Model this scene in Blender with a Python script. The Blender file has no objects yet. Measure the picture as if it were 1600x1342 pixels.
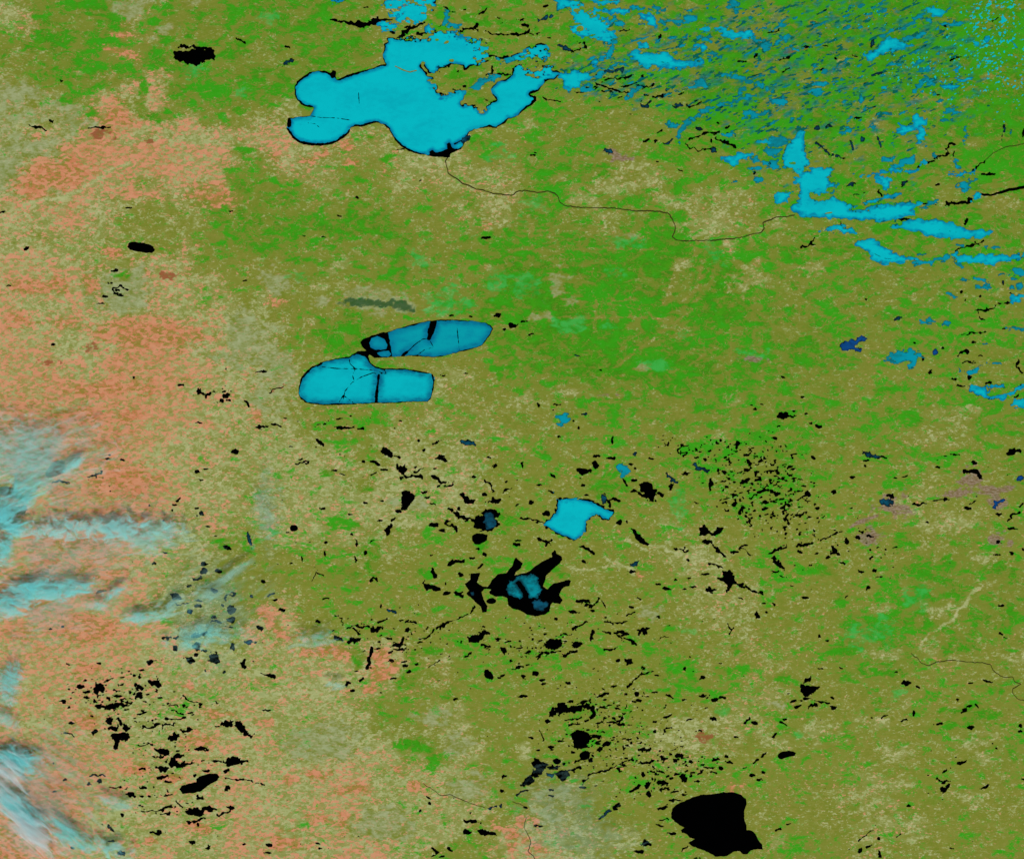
import bpy, math, random
import numpy as np

scene = bpy.context.scene
R = math.radians
random.seed(7)
rng = np.random.RandomState(11)

# ------------------------------------------------------------------ camera, world, sun, exposure
# 1 unit = 1 km.  The picture is a satellite's straight-down view, 300 km wide, from 700 km up.
KM = 300.0 / 1600.0
def wx(px): return (px - 800.0) * KM
def wy(py): return (671.0 - py) * KM

cam_data = bpy.data.cameras.new('camera')
cam_data.sensor_width = 36.0
cam_data.lens = 36.0 * 700.0 / 300.0
cam_data.clip_start = 1.0
cam_data.clip_end = 20000.0
cam = bpy.data.objects.new('camera', cam_data)
cam.location = (0, 0, 700.0)
scene.collection.objects.link(cam)
scene.camera = cam

SUN_EL, SUN_AZ = 44.0, 172.0          # sun to the south-south-east
world = bpy.data.worlds.new('World')
scene.world = world
world.use_nodes = True
wn = world.node_tree
sky = wn.nodes.new('ShaderNodeTexSky')
sky.sky_type = 'NISHITA'
sky.sun_disc = False
sky.sun_elevation = R(SUN_EL)
sky.sun_rotation = R(SUN_AZ)
bg = wn.nodes['Background']
bg.inputs['Strength'].default_value = 0.06
wn.links.new(sky.outputs['Color'], bg.inputs['Color'])

sun_data = bpy.data.lights.new('sun', 'SUN')
sun_data.energy = 3.6
sun_data.angle = R(0.5)
sun_data.color = (1.0, 0.95, 0.88)
sun = bpy.data.objects.new('sun', sun_data)
sun.location = (0, 0, 400)
sun.rotation_euler = (R(90 - SUN_EL), 0, R(180 - SUN_AZ))
scene.collection.objects.link(sun)

scene.view_settings.view_transform = 'Standard'
scene.view_settings.look = 'None'
scene.view_settings.exposure = 0.0
scene.view_settings.gamma = 1.0
scene.view_settings.use_curve_mapping = False
scene.render.engine = 'CYCLES'
scene.cycles.volume_bounces = 5
scene.cycles.volume_step_rate = 2.5
scene.cycles.volume_max_steps = 128
scene.cycles.max_bounces = 8

# ------------------------------------------------------------------ small helpers
def s2l(r, g, b):
    f = lambda c: (c/255/12.92) if c/255 <= 0.04045 else ((c/255+0.055)/1.055)**2.4
    return (f(r), f(g), f(b), 1.0)

def _hash(ix, iy, seed):
    h = (ix.astype(np.int64)*374761393 + iy.astype(np.int64)*668265263 + seed*2147483647) & 0xffffffff
    h = ((h ^ (h >> 13)) * 1274126177) & 0xffffffff
    h = ((h ^ (h >> 16)) * 2246822519) & 0xffffffff
    return ((h ^ (h >> 15)) & 0xffffff) / float(0xffffff)

def vnoise(x, y, seed=0):
    ix = np.floor(x); iy = np.floor(y)
    fx = x - ix; fy = y - iy
    fx = fx*fx*fx*(fx*(fx*6-15)+10); fy = fy*fy*fy*(fy*(fy*6-15)+10)
    ix = ix.astype(np.int64); iy = iy.astype(np.int64)
    a = _hash(ix, iy, seed); b = _hash(ix+1, iy, seed)
    c = _hash(ix, iy+1, seed); d = _hash(ix+1, iy+1, seed)
    return (a*(1-fx)+b*fx)*(1-fy) + (c*(1-fx)+d*fx)*fy

def fbm(x, y, seed=0, octaves=3, rough=0.55):
    t = 0; a = 1; s = 0
    for o in range(octaves):
        t = t + a*vnoise(x*(2**o)+o*17.3, y*(2**o)-o*9.1, seed+o*101); s += a; a *= rough
    return t/s

def sstep(a, b, x):
    t = np.clip((x-a)/(b-a), 0, 1)
    return t*t*(3-2*t)

# signed distances, in photograph pixels (= 187.5 m), negative inside
def sd_poly(X, Y, P):
    P = np.asarray(P, float); Q = np.roll(P, -1, axis=0)
    best = np.full(X.shape, 1e18); inside = np.zeros(X.shape, bool)
    for (x0, y0), (x1, y1) in zip(P, Q):
        dx, dy = x1-x0, y1-y0
        L = dx*dx+dy*dy
        if L < 1e-9: continue
        t = np.clip(((X-x0)*dx+(Y-y0)*dy)/L, 0, 1)
        best = np.minimum(best, (X-x0-t*dx)**2+(Y-y0-t*dy)**2)
        if abs(dy) > 1e-9:
            inside ^= ((y0 > Y) != (y1 > Y)) & (X < x0 + (Y-y0)*dx/dy)
    d = np.sqrt(best)
    return np.where(inside, -d, d)

def sd_line(X, Y, P, hw):
    best = np.full(X.shape, 1e18)
    for (x0, y0), (x1, y1) in zip(P[:-1], P[1:]):
        dx, dy = x1-x0, y1-y0
        L = max(dx*dx+dy*dy, 1e-9)
        t = np.clip(((X-x0)*dx+(Y-y0)*dy)/L, 0, 1)
        best = np.minimum(best, (X-x0-t*dx)**2+(Y-y0-t*dy)**2)
    return np.sqrt(best)-hw

def sd_ell(X, Y, cx, cy, a, b, ang, power=2.0):
    c, s = math.cos(R(ang)), math.sin(R(ang))
    u = (X-cx)*c - (Y-cy)*s; v = (X-cx)*s + (Y-cy)*c      # image y runs down
    k = (np.abs(u/a)**power + np.abs(v/b)**power)**(1/power)
    return (k-1)*min(a, b)*(1 if a < 3*b and b < 3*a else 1.2)

def sd_prim(X, Y, pr):
    if pr[0] == 'p': return sd_poly(X, Y, pr[1])
    if pr[0] == 's': return sd_line(X, Y, pr[2], pr[1]/2)
    return sd_ell(X, Y, pr[1], pr[2], pr[3]/2, pr[4]/2, pr[5], 2.8 if pr[0] == 'q' else 2.0)

def bounds(pr):
    if pr[0] in 'ps':
        P = np.array(pr[1] if pr[0] == 'p' else pr[2]); m = 0 if pr[0] == 'p' else pr[1]/2
        return P[:, 0].min()-m, P[:, 1].min()-m, P[:, 0].max()+m, P[:, 1].max()+m
    r = max(pr[3], pr[4])/2
    return pr[1]-r, pr[2]-r, pr[1]+r, pr[2]+r

TILE = 400/1598.0
def parse_prim(tok, ox, oy):
    fx = lambda t: tuple(float(v) for v in t.split(','))
    tr = lambda p: (ox+p[0]*TILE, oy+p[1]*TILE)
    k = tok[0]
    if k == 'p': return ('p', [tr(fx(t)) for t in tok[1:]])
    if k == 's': return ('s', float(tok[1])*TILE, [tr(fx(t)) for t in tok[2:]])
    cx, cy = tr(fx(tok[1]))
    w, h = float(tok[2])*TILE, float(tok[3])*TILE
    a = float(tok[4]) if len(tok) > 4 else 0.0
    return (k, cx, cy, w, h, a)

def tile_origin(c, r): return 400.0*c, (1006.0 if r == 3 else 336.0*r)

# marching squares -> mesh data
_CASES = {1: [[0, 4, 7]], 2: [[4, 1, 5]], 3: [[0, 1, 5, 7]], 4: [[5, 2, 6]], 5: [[0, 4, 5, 2, 6, 7]], 6: [[4, 1, 2, 6]],
          7: [[0, 1, 2, 6, 7]], 8: [[6, 3, 7]], 9: [[0, 4, 6, 3]], 10: [[4, 1, 5, 6, 3, 7]], 11: [[0, 1, 5, 6, 3]],
          12: [[7, 5, 2, 3]], 13: [[0, 4, 5, 2, 3]], 14: [[4, 1, 2, 3, 7]], 15: [[0, 1, 2, 3]]}
def contour(xs, ys, F):
    """mesh (verts px, field value, faces by size) of the area where F < 0"""
    ny, nx = F.shape
    ins = F < 0
    case = ins[:-1, :-1]*1 + ins[:-1, 1:]*2 + ins[1:, 1:]*4 + ins[1:, :-1]*8
    nid = np.full((ny, nx), -1, np.int64); verts = []; vals = []; n = 0
    jj, ii = np.nonzero(ins)
    nid[jj, ii] = np.arange(len(jj)); n = len(jj)
    verts.append(np.stack([xs[ii], ys[jj]], 1)); vals.append(F[jj, ii])
    hid = np.full((ny, nx-1), -1, np.int64)
    j, i = np.nonzero(ins[:, :-1] != ins[:, 1:])
    t = F[j, i]/(F[j, i]-F[j, i+1])
    hid[j, i] = n+np.arange(len(j)); n += len(j)
    verts.append(np.stack([xs[i]+(xs[i+1]-xs[i])*t, ys[j]], 1)); vals.append(np.zeros(len(j)))
    vid = np.full((ny-1, nx), -1, np.int64)
    j, i = np.nonzero(ins[:-1, :] != ins[1:, :])
    t = F[j, i]/(F[j, i]-F[j+1, i])
    vid[j, i] = n+np.arange(len(j)); n += len(j)
    verts.append(np.stack([xs[i], ys[j]+(ys[j+1]-ys[j])*t], 1)); vals.append(np.zeros(len(j)))
    faces = []; owner = []
    for c, polys in _CASES.items():
        j, i = np.nonzero(case == c)
        if not len(j): continue
        ref = [nid[j, i], nid[j, i+1], nid[j+1, i+1], nid[j+1, i], hid[j, i], vid[j, i+1], hid[j+1, i], vid[j, i]]
        for pl in polys:
            faces.append(np.stack([ref[q] for q in pl[::-1]], 1)); owner.append((j, i))
    return np.concatenate(verts), np.concatenate(vals), faces, owner

def build_mesh(name, V, z, faces, attrs=None):
    """V px coordinates (n,2); z scalar or array in km; faces list of (m,k) arrays"""
    me = bpy.data.meshes.new(name)
    n = len(V)
    co = np.empty((n, 3), np.float32)
    co[:, 0] = (V[:, 0]-800)*KM; co[:, 1] = (671-V[:, 1])*KM; co[:, 2] = z
    me.vertices.add(n); me.vertices.foreach_set('co', co.ravel())
    loops = np.concatenate([f.ravel() for f in faces]).astype(np.int32)
    sizes = np.concatenate([np.full(len(f), f.shape[1]) for f in faces])
    starts = np.concatenate([[0], np.cumsum(sizes)[:-1]]).astype(np.int32)
    me.loops.add(len(loops)); me.loops.foreach_set('vertex_index', loops)
    me.polygons.add(len(starts)); me.polygons.foreach_set('loop_start', starts)
    me.update(calc_edges=True)
    for an, arr in (attrs or {}).items():
        if arr.ndim == 1:
            a = me.attributes.new(an, 'FLOAT', 'POINT'); a.data.foreach_set('value', arr.astype(np.float32))
        else:
            a = me.attributes.new(an, 'FLOAT_COLOR', 'POINT'); a.data.foreach_set('color', arr.astype(np.float32).ravel())
    me.validate()
    return me

def link(name, data, mat=None, parent=None):
    o = bpy.data.objects.new(name, data)
    scene.collection.objects.link(o)
    if mat and data: data.materials.append(mat)
    if parent: o.parent = parent
    return o

def tag(o, label=None, cat=None, group=None, kind=None):
    if label: o['label'] = label
    if cat: o['category'] = cat
    if group: o['group'] = group
    if kind: o['kind'] = kind

# ------------------------------------------------------------------ materials
class NT:
    def __init__(self, name):
        self.m = bpy.data.materials.new(name); self.m.use_nodes = True
        self.t = self.m.node_tree; self.t.nodes.clear()
        self.out = self.t.nodes.new('ShaderNodeOutputMaterial')
    def n(self, typ, **kw):
        nd = self.t.nodes.new(typ)
        for k, v in kw.items(): setattr(nd, k, v)
        return nd
    def put(self, sock, v):
        if isinstance(v, bpy.types.NodeSocket): self.t.links.new(v, sock)
        elif v is not None: sock.default_value = v
    def math(self, op, a, b=None, c=None, clamp=False):
        nd = self.n('ShaderNodeMath', operation=op, use_clamp=clamp)
        self.put(nd.inputs[0], a)
        if b is not None: self.put(nd.inputs[1], b)
        if c is not None: self.put(nd.inputs[2], c)
        return nd.outputs[0]
    def step(self, x, lo, hi, a=0.0, b=1.0):
        nd = self.n('ShaderNodeMapRange', interpolation_type='SMOOTHSTEP')
        for i, v in enumerate((x, lo, hi, a, b)): self.put(nd.inputs[i], v)
        return nd.outputs[0]
    def mix(self, f, a, b):
        nd = self.n('ShaderNodeMix', data_type='RGBA')
        self.put(nd.inputs[0], f); self.put(nd.inputs[6], a); self.put(nd.inputs[7], b)
        return nd.outputs[2]
    def noise(self, vec, scale, detail=3.0, rough=0.55, dist=0.0):
        nd = self.n('ShaderNodeTexNoise')
        self.put(nd.inputs['Vector'], vec)
        nd.inputs['Scale'].default_value = scale; nd.inputs['Detail'].default_value = detail
        nd.inputs['Roughness'].default_value = rough; nd.inputs['Distortion'].default_value = dist
        return nd.outputs[0]
    def pos(self, scale=(1, 1, 1), rotz=0.0, off=(0, 0, 0)):
        g = self.n('ShaderNodeNewGeometry'); mp = self.n('ShaderNodeMapping')
        mp.inputs['Scale'].default_value = scale; mp.inputs['Rotation'].default_value = (0, 0, rotz)
        mp.inputs['Location'].default_value = off
        self.t.links.new(g.outputs['Position'], mp.inputs['Vector'])
        return mp.outputs[0]
    def attr(self, name):
        a = self.n('ShaderNodeAttribute', attribute_type='GEOMETRY', attribute_name=name)
        return a
    def finish(self, col, rough=0.9, spec=0.0, normal=None):
        p = self.n('ShaderNodeBsdfPrincipled')
        self.put(p.inputs['Base Color'], col); self.put(p.inputs['Roughness'], rough)
        p.inputs['Specular IOR Level'].default_value = spec
        if normal is not None: self.t.links.new(normal, p.inputs['Normal'])
        self.t.links.new(p.outputs[0], self.out.inputs['Surface'])
        return self.m

def land_material():
    t = NT('land_cover')
    A = t.attr('cover'); B = t.attr('extra')
    sa = t.n('ShaderNodeSeparateColor'); t.t.links.new(A.outputs['Color'], sa.inputs[0])
    sb = t.n('ShaderNodeSeparateColor'); t.t.links.new(B.outputs['Color'], sb.inputs[0])
    green, orange, pale, grey = sa.outputs[0], sa.outputs[1], sa.outputs[2], A.outputs['Alpha']
    mint, brown, mine, dark = sb.outputs[0], sb.outputs[1], sb.outputs[2], B.outputs['Alpha']
    P = t.pos((1, 1.7, 1)); P2 = t.pos((1, 1.8, 1), 0.25, (31, 7, 0)); P3 = t.pos((1, 2.4, 1), -0.1, (-11, 57, 0)); P4 = t.pos((1, 1.5, 1), -0.35, (71, -23, 0))
    big = t.noise(P, 0.05, 4, 0.6, 0.5)
    med = t.noise(P2, 0.20, 5, 0.62, 0.7)
    med2 = t.noise(P4, 0.30, 4, 0.6, 0.5)
    fine = t.noise(P3, 0.75, 3, 0.6)
    fine2 = t.noise(P2, 1.3, 2, 0.6)
    vor = t.n('ShaderNodeTexVoronoi', distance='CHEBYCHEV', feature='F1')
    wob = t.n('ShaderNodeVectorMath', operation='ADD')
    nz = t.n('ShaderNodeTexNoise'); nz.inputs['Scale'].default_value = 0.6; t.put(nz.inputs['Vector'], P)
    t.t.links.new(P, wob.inputs[0]); t.t.links.new(nz.outputs['Color'], wob.inputs[1])
    t.t.links.new(wob.outputs[0], vor.inputs['Vector']); vor.inputs['Scale'].default_value = 0.85
    vc = t.n('ShaderNodeSeparateColor'); t.t.links.new(vor.outputs['Color'], vc.inputs[0])
    cell, cell2 = vc.outputs[0], vc.outputs[1]
    # centred detail signals
    def jit(*pairs):
        s = None
        for x, a in pairs:
            v = t.math('MULTIPLY', t.math('SUBTRACT', x, 0.5), a)
            s = v if s is None else t.math('ADD', s, v)
        return s
    # thin branching lines: stream valleys, ditches and roads
    vn = t.math('ABSOLUTE', t.math('SUBTRACT', t.noise(P4, 0.11, 4, 0.55, 1.2), 0.5))
    vn2 = t.math('ABSOLUTE', t.math('SUBTRACT', t.noise(P, 0.23, 3, 0.5, 0.9), 0.5))
    vein = t.math('MAXIMUM', t.step(vn, 0.016, 0.004), t.math('MULTIPLY', t.step(vn2, 0.02, 0.004), 0.7))
    vein = t.math('MULTIPLY', vein, t.step(fine, 0.36, 0.56))
    jg = jit((med, 2.3), (fine, 1.0), (big, 1.1), (med2, 1.0))
    jf = jit((cell, 1.0), (fine2, 1.8), (fine, 1.2), (med, 1.3), (big, 0.8))
    jp = jit((cell2, 0.9), (fine2, 2.4), (med2, 1.1), (big, -0.6))
    pale_v = t.math('ADD', pale, t.math('MULTIPLY', vein, 0.22))
    # base: olive scrub
    base = t.mix(t.step(t.math('ADD', t.math('MULTIPLY', fine, 0.5), t.math('MULTIPLY', med2, 0.5)), 0.36, 0.66), s2l(116, 130, 40), s2l(146, 138, 64))
    base = t.mix(t.step(big, 0.35, 0.7, 0.0, 0.55), base, s2l(130, 140, 56))
    base = t.mix(t.step(t.math('ADD', pale, jit((med2, 0.8), (fine, 0.6))), 0.1, 0.75, 0.0, 0.72), base, s2l(156, 164, 100))
    base = t.mix(t.step(t.math('ADD', t.math('MULTIPLY', med, 0.7), t.math('MULTIPLY', fine2, 0.3)), 0.46, 0.66, 0.0, 0.38), base, s2l(108, 136, 44))
    # pale stubble and hay fields
    pcol = t.mix(cell, s2l(164, 172, 110), s2l(188, 192, 138))
    col = t.mix(t.step(t.math('ADD', pale_v, jp), 0.38, 0.90, 0.0, 0.85), base, pcol)
    # bare orange soil
    ocol = t.mix(t.step(t.math('ADD', t.math('MULTIPLY', cell, 0.35), t.math('MULTIPLY', med, 0.65)), 0.3, 0.7), s2l(196, 108, 70), s2l(213, 146, 110))
    col = t.mix(t.step(t.math('ADD', orange, jit((med, 0.9), (fine, 0.5))), 0.15, 0.85, 0.0, 0.33), col, ocol)
    col = t.mix(t.step(t.math('ADD', orange, jf), 0.33, 0.74, 0.0, 0.9), col, ocol)
    # grey-green damp grassland
    gcol = t.mix(t.step(t.math('ADD', t.math('MULTIPLY', fine, .5), t.math('MULTIPLY', med2, .5)), .36, .64), s2l(138, 150, 92), s2l(164, 176, 132))
    col = t.mix(t.step(t.math('ADD', grey, jit((med2, 1.6), (fine, 0.8))), 0.2, 0.95, 0.0, 0.75), col, gcol)
    # conifer forest and bog
    fo = t.mix(t.step(t.math('ADD', t.math('MULTIPLY', med2, 0.6), t.math('MULTIPLY', fine2, 0.4)), 0.36, 0.64), s2l(54, 124, 16), s2l(66, 154, 20))
    fo = t.mix(t.step(t.math('ADD', t.math('MULTIPLY', big, 0.5), t.math('MULTIPLY', med, 0.5)), 0.44, 0.62, 0.0, 0.85), fo, s2l(44, 164, 22))
    col = t.mix(t.step(t.math('ADD', green, jit((med2, 0.8), (fine, 0.5))), 0.1, 0.75, 0.0, 0.42), col, s2l(98, 138, 34))
    gm = t.step(t.math('SUBTRACT', t.math('ADD', green, jg), t.math('MULTIPLY', vein, 0.45)), 0.30, 0.70, 0.0, 0.93)
    col = t.mix(gm, col, fo)
    mi = t.mix(t.step(med2, .38, .62), s2l(40, 158, 40), s2l(66, 182, 82))
    col = t.mix(t.step(t.math('ADD', mint, jit((med, 1.6), (fine, 1.0), (med2, .8))), 0.25, 1.1, 0.0, 0.68), col, mi)
    br = t.mix(fine, s2l(120, 66, 32), s2l(160, 92, 56))
    col = t.mix(t.step(t.math('ADD', brown, jit((fine, 1.3), (cell, 0.5))), 0.35, 0.85, 0.0, 0.85), col, br)
    mc = t.mix(t.step(t.math('ADD', t.math('MULTIPLY', fine, .5), t.math('MULTIPLY', fine2, .5)), .38, .62), s2l(116, 86, 64), s2l(156, 134, 118))
    col = t.mix(t.step(t.math('ADD', mine, jit((fine, 1.6), (med, 0.8))), 0.22, 0.85, 0.0, 0.85), col, mc)
    col = t.mix(t.step(t.math('ADD', dark, jit((fine, 1.2), (med, 0.6))), 0.3, 0.9, 0.0, 0.85), col, s2l(28, 80, 40))
    col = t.mix(t.math('MULTIPLY', t.attr('wet').outputs['Fac'], 0.75), col, t.mix(t.step(fine, .4, .6), s2l(6, 96, 84), s2l(0, 118, 128)))
    return t.finish(col)

def water_material(name, c):
    t = NT(name)
    n = t.noise(t.pos(), 0.3, 2)
    col = t.mix(n, (c[0]*0.5, c[1]*0.5, c[2]*0.5, 1), c)
    return t.finish(col, 0.5, 0.0)

def ice_material(name, core, edge, dark, patch=0.5, depth=5.0, streak=0.0):
    """core = firm ice, edge = wet ice by the shore, dark = thin or flooded patches"""
    t = NT(name)
    sh = t.attr('shore').outputs['Fac']
    P = t.pos((1, 1.6, 1), 0.2)
    n1 = t.noise(P, 0.10, 4, 0.6); n2 = t.noise(P, 0.5, 4, 0.6)
    s = t.math('ADD', t.math('DIVIDE', sh, depth), t.math('MULTIPLY', t.math('SUBTRACT', n2, 0.5), 1.0))
    col = t.mix(t.step(s, 0.0, 1.0), edge, core)
    m = t.math('ADD', t.math('MULTIPLY', n1, 0.65), t.math('MULTIPLY', n2, 0.35))
    col = t.mix(t.step(m, 0.42, 0.66, 0.0, patch), col, dark)
    return t.finish(col, 0.7, 0.05)

M_land = land_material()
M_water = water_material('open_water', (0.0004, 0.0005, 0.0006, 1))
def teal_material():
    t = NT('shallow_water')
    n = t.noise(t.pos((1, 1.8, 1), .3), 0.9, 3)
    return t.finish(t.mix(t.step(n, .36, .64), s2l(18, 100, 52), s2l(2, 92, 106)), 0.6, 0.0)
M_teal = teal_material()
M_ice = ice_material('firm_ice', s2l(0, 188, 198), s2l(0, 120, 160), s2l(0, 172, 186), 0.8, 7.0)
M_ice_deep = ice_material('wet_margin_ice', s2l(0, 184, 194), s2l(0, 104, 136), s2l(0, 168, 182), 0.8, 13.0)  # bright core, wide margin of darker wet ice by the shore
M_ice_broken = ice_material('broken_ice', s2l(0, 140, 152), s2l(2, 70, 84), s2l(2, 34, 42), 0.95, 5.0)
M_ice_dull = ice_material('dull_ice', s2l(0, 158, 170), s2l(0, 106, 142), s2l(0, 136, 160), 0.8, 12.0)
M_ice_teal = ice_material('wet_ice', s2l(0, 148, 168), s2l(4, 104, 112), s2l(8, 112, 118), 0.9, 2.6)
M_ice_blue = ice_material('thin_ice', s2l(8, 84, 108), s2l(4, 36, 48), s2l(2, 20, 26), 1.0, 4.0)
M_ice_navy = ice_material('slush_ice', s2l(8, 76, 140), s2l(4, 44, 84), s2l(6, 56, 108), 0.8, 3.0)
M_river = water_material('river_water', s2l(66, 62, 28))

# ------------------------------------------------------------------ the land
LAND_MAP = """
FMHGWHMHHHMHTMMMMMHHHHGHHGGGGGGG
MHHMTHTMHMHHTMMMMHHHHHGHHGGGGGGG
WMHMPHHMHHHTTTMMMHHHMHGGGHGGGGGG
WWMPPHMHTHHTTTTTTMMMMHGGHGGHGGGG
WWOOOPPPPPFFFFFTTMMTMHHHHHHHHHHG
WOOPOPPMMMFTFFFFMMFFFMMMHHHHHMHH
PPPFTFTHHHMMTTFFHHFHMFFFMHHHHMHH
QFFFTTTMHHHMTTMHHMHHGMHFMMMHHMMH
PQPWPPTTTMTTHHTHGGHGGHGFMMMMMMHM
PQPWPQFTTTTHTTHGGGHHGHGHMMMMMMMM
PPQOOPQWWTMHTTTTGGGHHHHHHHMMMMMM
POQOOPPWWTTMTTTTHHGGGGHHHMMTTMMM
OOPOOOPQWTTTTTFTTMMHMHHMMMTTMMMM
OOOOPPQFLLTMFFTFTTTTTTTMMMMMTFMM
POOOPQFFLLLTLFLTTTMTTMMMHMTMMMTM
PPOOOPPFFLLLLLLTTTHTTMMMMTTTFTTM
POOOOPFFLLLLLLTTMTTTTTTTTTTTTFTT
POOOPFLTTTMTTTTTMTTTTFFTTTTTMMMT
OOOPPFTTTTTTTTTTTTTTTFFFMTTTHMTM
OOOOPFLTPTTTTTTTTTTTTTFTTTHHHTHM
PPPPPQLLLQLPPTMTMTTTMMTFTTMMMFTT
PPPQQLLLLQLLTTTTTTTTTMTFTTTTTTTM
PQPPLLLPLLLLMTLTTTMTTTFFMTTTTTMT
OPPPLLPLLLLLLMLTTTTTFFFTTTTTTTMM
OOPPLPLPQQPPLLLTTTTTTTTTTTFFTTTT
OOPLLPLPQLPPLLLTWLTTTTTTTTTFTTTT
OOPLPLLPPLPPLLTTPLLTTTTTTTTFTTTT
""".split()
#            green orange pale grey
CLASSES = {'G': (.80, -.2, -.1, -.1), 'H': (.57, -.2, .03, -.1), 'M': (.45, -.2, .05, -.1), 'T': (.285, -.15, .08, -.05),
           'F': (.2, .02, .36, .05), 'L': (.22, .09, .50, .14), 'O': (-.15, .60, .46, 0), 'P': (-.1, .42, .58, .05),
           'Q': (-.05, .22, .6, .15), 'W': (.12, .06, .35, .6)}

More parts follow.
